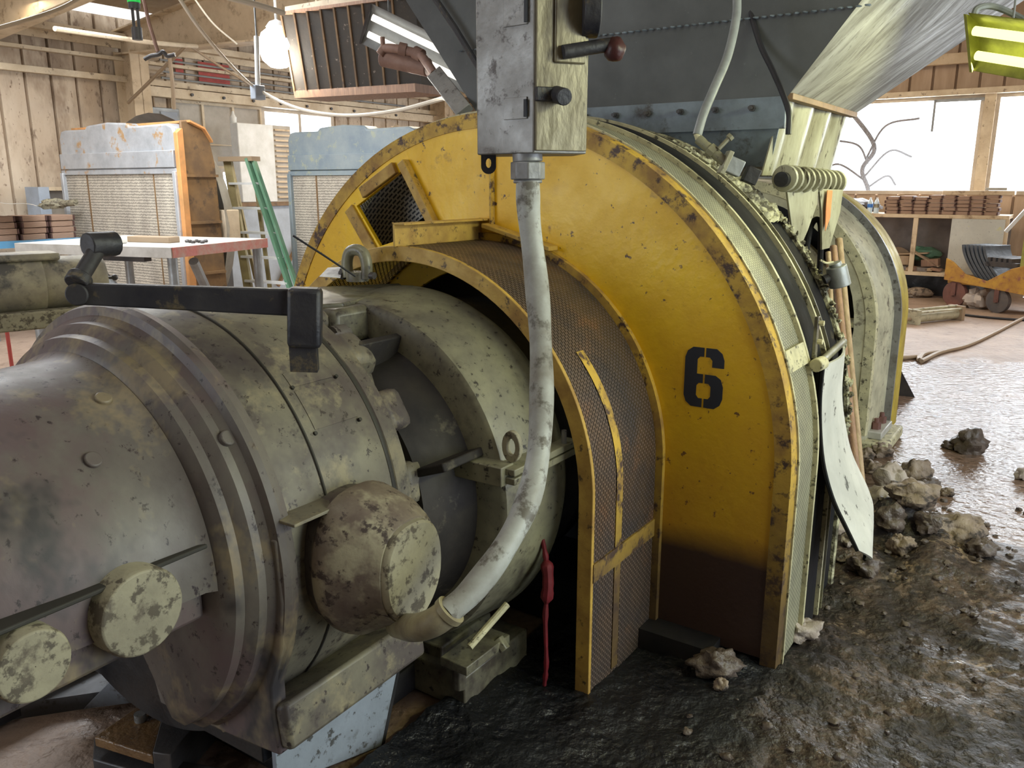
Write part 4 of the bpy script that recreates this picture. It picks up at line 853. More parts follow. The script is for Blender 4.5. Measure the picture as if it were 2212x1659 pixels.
# dark bracket arch between the flaps
mb = MB(); mb.tube(bez([at(1738, 600, 3.32), at(1742, 540, 3.34), at(1752, 488, 3.36), at(1765, 474, 3.37), at(1773, 490, 3.38), at(1772, 560, 3.38), at(1768, 620, 3.38)], 8), .012, 10)
tag(mb.build('bent_rod', 'black_rubber', loc=tuple(at(1768, 620, 3.38))), 'dark bent rod looping between the two chute flaps', 'rod')
# tool handles leaning in the gap
for i, (p, q, r, m, lb) in enumerate((((1812, 517, 3.60), (1868, 1130, 2.95), .016, 'wood', 'grey-brown tool handle leaning rightmost behind the black drum'),
                                    ((1800, 533, 3.5), (1850, 1030, 2.9), .015, 'wood_old', 'orange-brown tool handle leaning just left of the grey-brown one'),
                                    ((1789, 545, 3.42), (1800, 760, 3.2), .011, 'wood', 'short pale wooden stick leaning behind the hinge bracket'))):
    mb = MB(); mb.tube([at(*p), at(*q)], r, 12); tag(mb.build('tool_handle', m, loc=tuple(at(*q))), lb, 'handle')
# bracket with round socket on the drum rim
br = thing('swing_bracket', 'dark steel bracket ending in a short upright pipe socket beside the drum', 'bracket', tuple(at(1812, 600, 2.96)))
mb = MB(); mb.cyl(at(1806, 575, 2.98), at(1815, 618, 2.98), .036, .038, n=24); mb.build('socket', 'grey_steel', br, bevel=.003)
mb = MB(); mb.cyl(at(1803, 568, 2.98), at(1806, 576, 2.98), .022, n=20); mb.build('socket_neck', 'grey_steel', br)
mb = MB(); mb.tube([at(1780, 605, 2.98), at(1806, 592, 2.98)], .018, 12); mb.build('arm', 'handle_black', br)
mb = MB(); mb.tube(bez([at(1772, 562, 2.95), at(1785, 568, 2.96), at(1800, 566, 2.97)], 6), .004, 6); mb.build('wire', 'pale_edge', br)
# hinged curved splash guard
sg = thing('splash_guard', 'white curved splash guard hanging from a hinge bar on the drum', 'splash guard', tuple(at(1865, 1205, 2.9)))
def sgp(u, v):
    L = [(1778, 787, 2.58), (1771, 860, 2.60), (1772, 940, 2.60), (1780, 1010, 2.58), (1800, 1080, 2.56), (1828, 1140, 2.53), (1853, 1190, 2.50)]
    R = [(1818, 742, 2.86), (1812, 840, 2.88), (1822, 920, 2.88), (1838, 985, 2.86), (1872, 1060, 2.82), (1882, 1110, 2.74), (1868, 1208, 2.56)]
    k = v * 6; i = min(int(k), 5); t = k - i
    def cr(A):
        a = at(*A[max(i - 1, 0)]); b = at(*A[i]); c = at(*A[i + 1]); d = at(*A[min(i + 2, 6)])
        return .5 * ((2 * b) + (c - a) * t + (2 * a - 5 * b + 4 * c - d) * t * t + (3 * b - a - 3 * c + d) * t ** 3)
    l, r = cr(L), cr(R); p = l.lerp(r, u); return p + V((.5, -.7, 0)) * (.035 * math.sin(PI * u))
mb = MB(); mb.surf(sgp, 10, 40); mb.build('curved_plate', 'white_guard', sg, solid=.008)
mb = MB(); mb.tube([sgp(0, j / 24) for j in range(25)], .008, 6); mb.tube([sgp(1, j / 24) for j in range(25)], .008, 6); mb.build('rubber_edge', 'black_rubber', sg)
mb = MB(); mb.cyl(at(1768, 787, 2.56), at(1822, 738, 2.87), .013, n=16); mb.build('hinge_bar', 'gear_paint', sg)
mb = MB(); mb.cyl(at(1762, 790, 2.55), at(1777, 783, 2.59), .022, n=16); mb.build('hinge_end', 'pale_edge', sg, bevel=.003)
mb = MB(); mb.box(Fr(at(1757, 790, 2.60), M.X, M.Y, M.Z), -.012, .012, -.006, .006, 0, .16); hst = mb.build('hinge_strap', 'gear_paint', sg, bevel=.002)
for k in (.02, .08, .14):
    mb = MB(); fr = Fr(at(1757, 790, 2.60), M.X, M.Y, M.Z); mb.cyl(fr(0, 0, k), fr(0, .022, k), .009, n=6); mb.build('hinge_bolt', 'pale_edge', hst)

# ================================================================== OVERHEAD
def fixture(name, label, p0, p1, mbody, mtube, wid=.17, tubes=2, face=(0, 0, -1), mrefl='grey_steel'):
    p0, p1 = V(p0), V(p1); ax = (p1 - p0).normalized(); L = (p1 - p0).length; up = -V(face); up = (up - ax * up.dot(ax)).normalized(); side = ax.cross(up)
    t = thing(name, label, 'light fixture', tuple((p0 + p1) / 2)); fr = Fr(p0, ax, side, up)
    mb = MB(); mb.prism(fr, [(-wid / 2, 0), (-wid / 4, .045), (wid / 4, .045), (wid / 2, 0), (wid / 2 - .005, 0), (wid / 4 - .005, .04), (-wid / 4 + .005, .04), (-wid / 2 + .005, 0)], 0, L); mb.build('reflector', mrefl, t)
    for x in (-.012, L - .0):
        mb = MB(); mb.prism(fr, [(-wid / 2, -.01), (-wid / 4, .06), (wid / 4, .06), (wid / 2, -.01)], x, x + .012); mb.build('end_cap', mbody, t)
    mb = MB(); mb.box(fr, .05, L - .05, -.03, .03, .045, .085); mb.build('ballast_channel', mbody, t, bevel=.003)
    for i in range(tubes):
        y = (i - (tubes - 1) / 2) * wid * .42; mb = MB(); mb.cyl(fr(.02, y, .0), fr(L - .02, y, .0), .017, n=14); mb.build('fluorescent_tube', mtube, t)
    for x in (.1, L - .1):
        mb = MB(); p = fr(x, 0, .08); mb.tube([p, V((p.x, p.y, min(4.0, roofz(VL + 3))))], .004, 6); mb.build('hanging_wire', 'grey_steel', t)
    return t
fixture('fluorescent_light', 'tilted fluorescent batten with dark end cap, left of the hopper', at(792, 52, 4.7), at(1040, 172, 4.7), 'dark_steel', 'tube_light', .23, 2, face=(0, -.8, -.55))
fixture('fluorescent_light', 'yellow-green fluorescent fixture hanging at the upper right edge', at(2098, 92, 3.3), at(2290, 120, 3.0), 'fixture_yellow', 'tube_yellow', .24, 2, face=(-.3, -.75, -.6), mrefl='fixture_yellow')
mb = MB(); mb.tube(bez([at(2103, 38, 3.3), at(2112, 18, 3.3), at(2150, 15, 3.3), at(2215, 45, 3.25), at(2290, 100, 3.1)], 8), .012, 8)
tag(mb.build('fixture_cable', 'cable_grey', loc=tuple(at(2103, 38, 3.3))), 'cable arching over the yellow-green light fixture', 'cable')
area('yellow_light', at(2190, 118, 3.15) + V((0, 0, -.06)), V((-.75, .0, -.65)), .9, .15, 6, (.97, 1., .55))
area('yellow_light', V((2.5, 1.15, 2.35)), V((-2.8, 1.2, -1.5)), 1.2, .15, 26, (.97, 1., .50))  # unseen lamp added to give the gear reducer its yellow-green glow
area('batten_light', at(900, 130, 4.6) + V((0, -.1, -.1)), V((0, -.3, -1)), 1.0, .15, 5, (1, .95, .85))
# high-bay lamp
hb = thing('high_bay_lamp', 'glaring round white high-bay lamp beside the dark louvre', 'lamp', tuple(at(600, 102, 7.5)))
c = at(600, 102, 7.5); mb = MB(); mb.lathe(Fr(c, V((0, 0, 1)), V((1, 0, 0)), V((0, 1, 0))), [(-.17, .02), (-.16, .07), (-.11, .13), (0, .17), (.11, .13), (.15, .08), (.16, .03)], 32); mb.build('globe', 'lamp_white', hb)
mb = MB(); mb.lathe(Fr(c, V((0, 0, 1)), V((1, 0, 0)), V((0, 1, 0))), [(.14, .07), (.16, .09), (.20, .06), (.22, .01)], 24); mb.cyl(c + V((0, 0, .2)), V((c.x, c.y, 3.9)), .012, n=8); mb.build('ballast_housing', 'white_paint', hb)
l = D.lights.new('high_bay_light', 'POINT'); l.energy = 38; l.color = (1, .93, .8); l.shadow_soft_size = .14; o = D.objects.new('high_bay_light', l); COL.objects.link(o); o.location = c + V((.0, -.2, -.12))
for i, (s, v) in enumerate(((1.0, -5.6), (5.5, -5.2), (8.5, -2.0), (8.2, 3.2), (2.0, -7.2))):     # the other high-bay lamps of the hall, above the frame
    l = D.lights.new('hall_light', 'AREA'); l.shape = 'DISK'; l.size = .5; l.energy = (10, 60, 50, 40, 4)[i]; l.color = (1, .83, .6); o = D.objects.new('hall_light', l); COL.objects.link(o); o.location = ROOM(s, v, roofz(v) - .35)
# white drop rod with box, cable through it
dr = thing('drop_rod', 'white drop rod with a small blue-grey junction box at its end', 'pendant', tuple(at(556, 200, 7)))
mb = MB(); mb.cyl(at(554, 78, 7), at(557, 188, 7), .02, n=10); mb.build('rod', 'white_paint', dr)
mb = MB(); q = at(557, 200, 7); mb.box(Fr(q, ROOM.X, ROOM.Y, ROOM.Z), -.05, .05, -.035, .035, -.055, .055); mb.build('junction_box', 'blue_grey', dr, bevel=.008)
mb = MB(); mb.cyl(at(554, 78, 7), V((at(554, 78, 7).x, 7, 3.75)), .008, n=8); mb.build('hanger', 'grey_steel', dr)
def cable(name, pts, r, m, label, n=10):
    P_ = bez([at(*p) for p in pts], n); mb = MB(); mb.tube(P_, r, 8); return tag(mb.build(name, m, loc=tuple(P_[len(P_) // 2])), label, 'cable')
cable('draped_cable', [(380, -15, 6), (432, 62, 6.2), (500, 142, 6.6), (556, 192, 7), (640, 233, 6.8), (740, 249, 6.2), (850, 240, 5.4), (960, 212, 4.6)], .013, 'cable_white', 'pale cable draped from the ceiling through the junction box to the hopper')
cable('thin_cable', [(415, -10, 8), (460, 50, 8.2), (512, 95, 8.4)], .008, 'cable_white', 'short thin pale cable crossing the rafter near the high-bay lamp')
cable('conduit_pipe', [(-10, 62, 5.2), (60, 42, 5.3), (130, 18, 5.5), (185, -12, 5.7)], .012, 'cable_brown', 'thin brown conduit slanting over the cream rafter at the upper left corner')
cable('gas_pipe', [(118, 62, 7.6), (230, 78, 8.2), (330, 92, 8.8), (425, 100, 9.6)], .022, 'rad_orange' if False else 'girt', 'pale yellow pipe running below the roof sheet beside the stack light')
cable('brace_rod', [(277, 222, 10.6), (340, 160, 10.2), (405, 96, 9.8)], .02, 'cable_brown', 'diagonal brown brace rod rising right from the corner column')
cable('brace_rod', [(405, 96, 9.8), (470, 140, 10.4), (545, 185, 11.2)], .014, 'cable_brown', 'thin brown brace rod falling right from the top of the diagonal rod')
cable('drop_pipe', [(366, 120, 9.6), (372, 175, 9.6), (376, 235, 9.7)], .022, 'cable_brown', 'vertical brown drop pipe above the grey wall cabinet')
cable('ceiling_conduit', [(485, -8, 5.6), (560, 12, 5.8), (612, 28, 6.0)], .02, 'cable_white', 'pale conduit along the ceiling just left of the louvre')
# hanging rod with hook bar
hk = thing('hook_hanger', 'slim rust-brown rod ending in a dark bent hook bar', 'hanger', tuple(at(340, 118, 6)))
mb = MB(); mb.tube([at(306, -20, 6), at(322, 50, 6), at(341, 112, 6)], .013, 8); mb.build('rod', 'brown_pipe', hk)
mb = MB(); mb.tube(bez([at(312, 128, 6), at(326, 121, 6), at(342, 118, 6), at(352, 112, 6), at(362, 121, 6), at(378, 118, 6)], 6), .014, 8); mb.build('hook_bar', 'dark_steel', hk)
# stack light
st = thing('stack_light', 'small green and yellow stack light hanging upside down from the roof', 'signal light', tuple(at(288, 60, 4.6)))
c = at(288, -8, 4.6); mb = MB(); mb.cyl(c + V((0, 0, .035)), c + V((0, 0, .09)), .03, n=20); mb.build('yellow_lens', 'yellow_lens', st)
mb = MB(); mb.cyl(c + V((0, 0, -.03)), c + V((0, 0, .034)), .032, n=20); mb.build('green_lens', 'green_lens', st)
mb = MB(); mb.cyl(c + V((0, 0, -.06)), c + V((0, 0, -.031)), .029, n=20); mb.cyl(c + V((-.012, 0, -.15)), c + V((-.012, 0, -.06)), .008, n=8); mb.cyl(c + V((.014, 0, -.15)), c + V((.014, 0, -.06)), .008, n=8); mb.cyl(c + V((0, 0, -.21)), c + V((0, 0, -.15)), .026, n=16); mb.build('base', 'dark_steel', st)
mb = MB(); mb.cyl(c + V((0, 0, .09)), V((c.x, c.y, 3.9)), .01, n=8); mb.build('hanger', 'grey_steel', st)
# louvre unit
c0 = at(607, 32, 6.6); c1 = at(640, 196, 6.6)
lu = thing('louvre_unit', 'big dark slatted air louvre hanging in the upper middle', 'louvre', tuple(at(750, 190, 6.6)))
P00 = at(607, 32, 7.4); P10 = at(880, -6, 6.6); P01 = at(636, 196, 7.4); P11 = at(893, 180, 6.6)
bk = ROOM.X * .32
def lerp4(u, v): return P00.lerp(P10, u).lerp(P01.lerp(P11, u), v)
mb = MB()
def quadslab(mb, a, b_, c, d, off): mb.add([a, b_, c, d, a + off, b_ + off, c + off, d + off], [(0, 1, 2, 3), (4, 7, 6, 5), (0, 4, 5, 1), (1, 5, 6, 2), (2, 6, 7, 3), (3, 7, 4, 0)])
quadslab(mb, lerp4(-.01, -.04), lerp4(1.01, -.04), lerp4(1.01, 0), lerp4(-.01, 0), bk); quadslab(mb, lerp4(-.01, 1), lerp4(1.01, 1), lerp4(1.01, 1.10), lerp4(-.01, 1.10), bk * 1.2)
mb.build('frame', 'wood_old', lu)
mb = MB(); quadslab(mb, lerp4(0, 0), lerp4(1, 0), lerp4(1, 1), lerp4(0, 1), ROOM.X * .02); o = mb.build('back_panel', 'louver', lu); o.location = o.location + bk
for i in range(9):
    u = i / 9; mb = MB(); k = ROOM.X * .07
    a, b_, c, d = lerp4(u, 0), lerp4(u + .118, 0) + k, lerp4(u + .118, 1) + k, lerp4(u, 1); e = ROOM.X * .012
    quadslab(mb, a, b_, c, d, e); so = mb.build('slat', 'louver', lu)
    mb = MB(); e2 = -ROOM.X * .012; quadslab(mb, a, a.lerp(b_, .08), d.lerp(c, .08), d, e2); mb.build('slat_edge', 'rad_brown', so)
mb = MB(); mb.box(Fr(lerp4(.5, -.04), ROOM.X, ROOM.Y, ROOM.Z), .05, .2, -.7, .7, .0, .06); mb.cyl(lerp4(.2, -.02) + ROOM.X * .15, lerp4(.2, -.02) + ROOM.X * .15 + V((0, 0, .9)), .015, n=8); mb.cyl(lerp4(.8, -.02) + ROOM.X * .15, lerp4(.8, -.02) + ROOM.X * .15 + V((0, 0, .9)), .015, n=8); mb.build('hanger', 'girt', lu)
# brown pipe with valve, grey duct stick
pv = thing('pipe_manifold', 'reddish-brown pipe elbow with a short fat drum, below the tilted batten', 'pipe', tuple(at(860, 130, 4.4)))
mb = MB(); mb.cyl(at(826, 124, 4.5), at(926, 146, 4.4), .045, n=20); mb.build('drum', 'brown_pipe', pv, bevel=.006)
mb = MB(); mb.tube(bez([at(820, 118, 4.45), at(832, 105, 4.45), at(860, 106, 4.4), at(900, 115, 4.35), at(914, 125, 4.3), at(938, 160, 4.2)], 6), .022, 12); mb.build('pipe', 'brown_pipe', pv)
mb = MB(); mb.cyl(at(826, 80, 4.45), at(828, 108, 4.45), .012, n=8); mb.build('nipple', 'brown_pipe', pv)
mb = MB(); mb.tube([at(862, 104, 4.38), at(878, 108, 4.38)], .03, 12); mb.tube([at(896, 113, 4.35), at(912, 121, 4.33)], .032, 12); mb.build('coupling', 'brown_pipe', pv)
mb = MB(); p0, p1 = at(940, 160, 4.2), at(1004, 242, 3.9); ax = (p1 - p0).normalized(); sdv = ax.cross(V((0, 1, 0))).normalized(); mb.box(Fr(p0, ax, sdv, ax.cross(sdv)), 0, (p1 - p0).length, -.04, .04, -.02, .02)
tag(mb.build('cover_strip', 'steel_box', loc=tuple(p1), bevel=.004), 'pale grey metal strip slanting down beside the dark hopper edge', 'strip')

# ================================================================== LEFT BACKGROUND
def radiator(name, label, Pfl, w, ztop, m_tank, m_side, depth=.45, side=True, zb=.12, bump=True):
    fr = Fr(V((Pfl[0], Pfl[1], 0)), ROOM.X, ROOM.Y, ROOM.Z); t = thing(name, label, 'radiator', (Pfl[0], Pfl[1], 0))
    h = ztop
    prof = [(0, h - .50), (0, h - .14), (.04, h - .06), (.12, h - .05), (w * .25, h - .055), (w * .27, h - .02), (w * .45, h), (w * .62, h - .02), (w * .64, h - .055), (w - .12, h - .05), (w - .04, h - .08), (w, h - .16), (w, h - .50)]
    mb = MB(); mb.prism(fr, prof, .0, .20); mb.build('top_tank', m_tank, t, bevel=.02)
    mb = MB(); mb.box(fr, -.03, .0, .02, w - .02, h - .46, h - .30); mb.build('tank_flange', m_tank, t, bevel=.005)
    mb = MB(); mb.box(fr, -.02, 0, .0, w, h - .52, h - .47); mb.box(fr, -.04, .14, -.0, .05, zb, h - .5); mb.box(fr, -.04, .14, w - .05, w, zb, h - .5); mb.build('side_channel', m_tank, t, bevel=.004)
    mb = MB(); mb.box(fr, .0, .12, .05, w - .05, zb + .1, h - .5); co = mb.build('core', 'rad_core', t)
    for ja, jb in ((.22, .232), (.80, .808)):
        mb = MB(); mb.box(fr, -.004, 0, w * ja, w * jb, zb + .1, h - .5); mb.build('core_joint', 'rad_brown', co)
    mb = MB(); mb.box(fr, -.02, .4, .0, w, 0, zb + .1); mb.build('bottom_tank', m_tank, t, bevel=.01)
    if side:
        mb = MB(); mb.prism(Fr(fr.o, fr.Y, fr.X, fr.Z), [(-.02, 0.1), (-.02, h - .14), (.03, h - .10), (.05, h - .10), (.05, .1)], w, w + .06); mb.build('side_frame', m_side, t, bevel=.006)
        pr = [(.05, .1), (.05, h - .03), (.16, h - .02), (.28, h - .08), (.36, h - .20), (.40, h - .42), (.44, .1)]
        mb = MB(); mb.prism(Fr(fr.o, fr.Y, fr.X, fr.Z), pr, w - .0, w + .03); mb.build('side_shroud', 'rad_brown', t, bevel=.01)
        mb = MB()
        pr2 = [(.12, h - .02), (.28, h - .08), (.36, h - .20), (.36, h - .22), (.28, h - .10), (.12, h - .04)]
        mb.prism(Fr(fr.o, fr.Y, fr.X, fr.Z), pr2, .05, w + .08); mb.build('shroud_top', 'rad_orange', t)
        for z in (h - 1.0, h - .55, h - 1.5):
            mb = MB(); mb.box(fr, .05, .40, w + .03, w + .07, z, z + .025); mb.build('shroud_rib', 'rad_brown', t)
        mb = MB(); mb.lathe(Fr(fr(.42, w * .5, h * .52), fr.X, fr.Y, fr.Z), [(0, w * .55), (.18, w * .5), (.3, w * .42), (.32, .1)], 32); mb.build('fan_shroud', 'hopper_light', t)
        mb = MB(); mb.box(fr, .44, .62, w * .90, w * 1.03, h * .44, h * .60); mb.build('control_box', 'girt', t, bevel=.01)
    return t
Y1 = 9.4
a1_ = at(140, 400, Y1)
# front-face width chosen from its two lower corners
pr_ = ROOM.Y; # face runs along ROOM.Y toward the right and nearer
def along(pfrom, xpix, dirv):
    # distance along dirv from pfrom so that it is seen at column xpix
    d = at(xpix, 400, 1.) - EYE; d.z = 0; n = V((d.y, -d.x, 0)); q = V((pfrom.x, pfrom.y, 0)); return -q.dot(n) / V((dirv.x, dirv.y, 0)).dot(n)
w1 = along(a1_, 388, ROOM.Y)
radiator('engine_radiator', 'large pale radiator with orange side frame standing behind the steel table', a1_, w1, at(140, 268, Y1).z - .02, 'rad_tank', 'rad_orange')
a2_ = at(627, 400, 9.6); w2 = along(a2_, 905, ROOM.Y)
radiator('engine_radiator', 'blue-grey radiator partly hidden behind the yellow machine casing', a2_, w2, at(640, 282, 9.6).z + .03, 'rad_blue', 'rad_blue', side=False)
mb = MB(); q = at(848, 292, 9.0); mb.cyl(q + V((0, 0, -.12)), q, .02, n=8); mb.blob(q + V((.03, 0, .05)), (.07, .04, .05), 2, .4, 8)
tag(mb.build('filler_cap', 'cable_brown', loc=tuple(q)), 'small brown filler cap on top of the blue-grey radiator', 'cap')
# steel table
tbl = thing('steel_table', 'steel work table with grey top and red front edge', 'table', (-2.63, 6.44, 0))
tX = V((.33, .944, 0)); tY = V((.944, -.33, 0)); TF = Fr(V((-2.63, 6.44, 0)), tX, -tY, V((0, 0, 1)))
mb = MB(); mb.box(TF, 0, 1.21, 0, 1.61, 1.05, 1.08); mb.build('tabletop', 'table_top', tbl, bevel=.004)
mb = MB(); mb.box(TF, 0, 1.21, -.012, 0, 1.0, 1.08); mb.build('front_apron', 'table_red', tbl)
mb = MB(); mb.box(TF, -.012, 0, 0, 1.61, 1.0, 1.08); mb.build('side_apron', 'table_top', tbl)
for x, y in ((.06, .06), (1.14, .06), (.06, .86), (1.14, 1.54), (.06, 1.54)):
    mb = MB(); mb.cyl(TF(x, y, 0), TF(x, y, 1.05), .038, n=16); mb.build('leg', 'grey_steel', tbl)
mb = MB(); mb.tube([TF(.3, .06, .95), TF(.9, .3, .3)], .04, 10); mb.tube([TF(.08, .9, .95), TF(.08, .3, .4)], .03, 10); mb.build('brace', 'grey_steel', tbl)
mb = MB(); mb.box(TF, .02, .10, .3, 1.0, .96, 1.0); mb.build('under_rail', 'dark_steel', tbl)
mb = MB(); q0 = onz(275, 523, 1.08); mb.box(Fr(q0, tY, tX, V((0, 0, 1))), 0, .44, 0, .13, 0, .05)
tag(mb.build('steel_block', 'cable_brown', loc=tuple(q0), bevel=.006), 'long dark brown bar lying on the steel table', 'bar')
q1_ = onz(255, 526, 1.08); mb = MB(); mb.box(Fr(q1_, tY, tX, V((0, 0, 1))), -.1, .06, -.05, .05, 0, .045)
tag(mb.build('steel_clamp', 'white_paint', loc=tuple(q1_), bevel=.012), 'small pale metal block on the table left of the dark bar', 'block')
for i in range(7):
    q = onz(405 + i * 6.5, 521 + (i % 3), 1.09); mb = MB(); mb.blob(q, (.02, .018, .014), i, .4, 6)
    tag(mb.build('metal_scrap', 'dark_steel', loc=tuple(q)), '%s tiny dark metal scrap to the right of the dark bar on the table' % ORD[i], 'scrap', 'metal scraps on the steel table')
# bench with brown pads along the left wall
bn = thing('wall_bench', 'long bench with a blue edge along the left wall carrying brown pads', 'bench', tuple(ROOM(1.5, -7.5, 0)))
zbb = 1.0
def wallpix(x, v): 
    d = at(x, 400, 1.) - EYE; d.z = 0; o = EYE - ROOM.o; t_ = (v - o.dot(ROOM.Y)) / d.dot(ROOM.Y); p = EYE + d * t_; return (p - ROOM.o).dot(ROOM.X)
vb = -7.2
sA, sB = wallpix(-60, vb), wallpix(158, vb)
mb = MB(); mb.box(ROOM, sA - .5, sB, -8.3, vb, zbb - .04, zbb); mb.build('top', 'blue_grey', bn)
mb = MB(); mb.box(ROOM, sA - .5, sB, vb, vb + .02, zbb - .07, zbb); mb.build('front_edge', 'blue', bn)
for s in (sA, (sA + sB) / 2, sB - .1):
    mb = MB(); mb.box(ROOM, s, s + .06, vb - .08, vb - .02, 0, zbb - .04); mb.build('leg', 'grey_steel', bn)
    mb = MB(); mb.box(ROOM, s, s + .06, -8.25, -8.19, 0, zbb - .04); mb.build('leg', 'grey_steel', bn)
padmb = MB(); PW, PD, PH = .24, .30, .058
def pad(loc, label, group, first=[None], fr=None, w=PW, d=PD, h=PH):
    key = (fr, round(w, 3))
    if not hasattr(pad, 'c'): pad.c = {}
    if key not in pad.c:
        X, Y = (ROOM.X, ROOM.Y) if fr == 'a' else (ROOM.Y, -ROOM.X)
        f = Fr(V(loc), X, Y, V((0, 0, 1))); mb = MB(); mb.box(f, 0, w, 0, d, 0, h); o = mb.build('brake_pad', 'pad_brown', loc=tuple(loc), bevel=.006)
        mb = MB(); mb.box(f, -.012, .004, -.008, d + .01, .004, h - .004); mb.box(f, w - .004, w + .012, -.008, d + .01, .004, h - .004); e = mb.build('side_seam', 'pad_dark', loc=tuple(loc)); e.parent = o; e.location = (0, 0, 0)
        pad.c[key] = (o, e); tag(o, label, 'pad', group); return o
    o, e = pad.c[key]; c = o.copy(); COL.objects.link(c); c.location = loc; f_ = e.copy(); COL.objects.link(f_); f_.parent = c; c['label'] = label; c['group'] = group
    return c
nS = max(3, int((sB - sA) / .30))
for i in range(nS):
    s = sB - .27 - i * .30
    for k in range(4):
        pad(ROOM(s + random.uniform(-.012, .012), vb - .02 - .30 + random.uniform(-.01, .01), zbb + k * .062) + V((0, 0, 0)), '%s brown pad from the bottom, %s stack from the radiator, blue-edged bench' % (ORD[k], ORD[i]), 'brown pads on the left bench', fr='a', d=.30)
cb = thing('wall_shelf', 'small blue-sided shelf box against the left wall above the brown pads', 'shelf', tuple(ROOM(2.6, -8.1, zbb)))
sC, sD = wallpix(62, -8.2), wallpix(160, -8.2)
mb = MB(); mb.box(ROOM, sC, sC + .12, -8.3, -8.0, zbb, 1.53); mb.build('side_panel', 'blue_grey', cb)
mb = MB(); mb.box(ROOM, sC + .12, sD + .3, -8.3, -8.0, 1.49, 1.53); mb.build('top_board', 'cream', cb)
mb = MB(); mb.box(ROOM, sC + .12, sD + .3, -8.3, -8.28, zbb, 1.49); mb.build('back_board', 'panel_grey', cb)
q = at(115, 441, 9.2); mb = MB(); mb.blob(q, (.16, .07, .05), 3, .5, 10); mb.cyl(q + V((.05, 0, .0)), q + V((.3, -.1, .02)), .035, n=10)
tag(mb.build('metal_fitting', 'cap_paint', loc=tuple(q)), 'pale metal fitting lying on the brown pads beneath the shelf box', 'fitting')
mb = MB(); q = at(-10, 435, 8.3); mb.surf(lambda u, v: at(-30 + 110 * u, 428 + 22 * u ** 1.5 + 6 * math.sin(5 * u), 8.2 + .4 * v), 12, 3)
tag(mb.build('bent_sheet', 'panel_grey', loc=tuple(q), solid=.006), 'thin bent grey sheet lying over the brown pads at the far left', 'sheet')
# second motor on its stand at far left
tk = thing('spare_motor', 'tan horizontal motor on a wooden skid at the far left edge', 'motor', base(at(90, 600, 3.9)))
A69 = axes(69, at(225, 606, 4.2))
TK = Fr(at(222, 603, 4.2), V((-math.cos(math.radians(40)), -math.sin(math.radians(40)), .0)), V((math.sin(math.radians(40)), -math.cos(math.radians(40)), 0)), V((0, 0, 1)))
mb = MB(); mb.lathe(TK, [(0, .02), (0, .115), (.02, .125), (.26, .13), (.28, .13)], 40); mb.build('end_bell', 'tank_tan', tk)
mb = MB(); mb.lathe(TK, [(.28, .135), (.29, .14), (1.6, .15), (1.62, .05)], 40); mb.build('shell', 'tank_tan', tk)
mb = MB(); mb.box(TK, .2, 1.6, -.10, .10, .115, .15); mb.build('top_rib', 'tank_tan', tk, bevel=.01)
mb = MB(); mb.box(TK, -.05, 1.7, -.16, .16, -.20, -.115); mb.build('skid', 'cap_paint', tk, bevel=.008)
mb = MB(); mb.cyl(TK(-.005, -.05, .0), TK(-.06, -.05, .0), .008, n=8); mb.blob(TK(-.07, -.05, 0), (.016, .016, .016), 1, .1, 8); mb.build('drain_cock', 'dark_steel', tk)
for x in (.06, .55, 1.3):
    for y in (-.14, .14):
        mb = MB(); mb.box(TK, x, x + .10, y - .03, y + .03, -TK.o.z, -.20); mb.build('leg', 'dark_steel', tk)
mb = MB(); mb.box(TK, .1, 1.5, -.16, -.10, -.52, -.44); mb.box(TK, .1, 1.5, .10, .16, -.52, -.44); mb.build('cross_rail', 'dark_steel', tk)
mb = MB(); mb.cyl(base(at(12, 700, 5.2)), at(12, 695, 5.2), .012, n=8); tag(mb.build('red_stake', 'red_paint', loc=base(at(12, 700, 5.2))), 'thin red stake standing below the tan motor at the left edge', 'stake')
# step ladder
ld = thing('step_ladder', 'green and tan step ladder between the two radiators', 'ladder', base(at(550, 600, 8.9)))
tl, tr_ = at(492, 344, 9.6), at(541, 343, 9.4)
def gp(x, y, Y): p = at(x, y, Y); return p
bl0, br0 = base(at(540, 640, 8.5)) + V((-.15, 0, 0)), base(at(640, 640, 8.2)) + V((.12, 0, 0))
def beam(mb, p, q, w, h, upv=V((0, 0, 1))):
    ax = (q - p).normalized(); sd_ = ax.cross(V((.3, 1, 0)).normalized()).normalized(); mb.box(Fr(p, ax, sd_, ax.cross(sd_)), 0, (q - p).length, -w / 2, w / 2, -h / 2, h / 2)
bL = base(at(548, 680, 9.2)); bR = base(at(655, 680, 8.9))
mb = MB(); beam(mb, tl, bL, .10, .04); mb.build('left_rail', 'ladder_tan', ld)
mb = MB(); beam(mb, tr_ + V((-.03, 0, 0)), bR, .035, .08); mb.build('right_rail', 'ladder_green', ld)
mb = MB(); beam(mb, tr_ + V((.03, 0, 0)), bR + V((.07, .05, 0)), .03, .06); mb.build('right_rail_flange', 'ladder_green', ld)
mb = MB(); beam(mb, tl + V((-.06, 0, 0)), tr_ + V((.06, 0, 0)), .05, .14); mb.build('top_cap', 'cable_brown', ld)
for i in range(1, 7):
    t_ = i * .145; mb = MB(); beam(mb, tl.lerp(bL, t_), tr_.lerp(bR, t_), .025, .09); mb.build('step', 'white_paint', ld)
mb = MB(); beam(mb, tr_ + V((0, .1, -.05)), base(bR + V((-.45, .45, 0))), .04, .03); beam(mb, tl + V((0, .1, -.05)), base(bL + V((-.1, .7, 0))), .04, .03); mb.build('rear_rail', 'ladder_tan', ld)
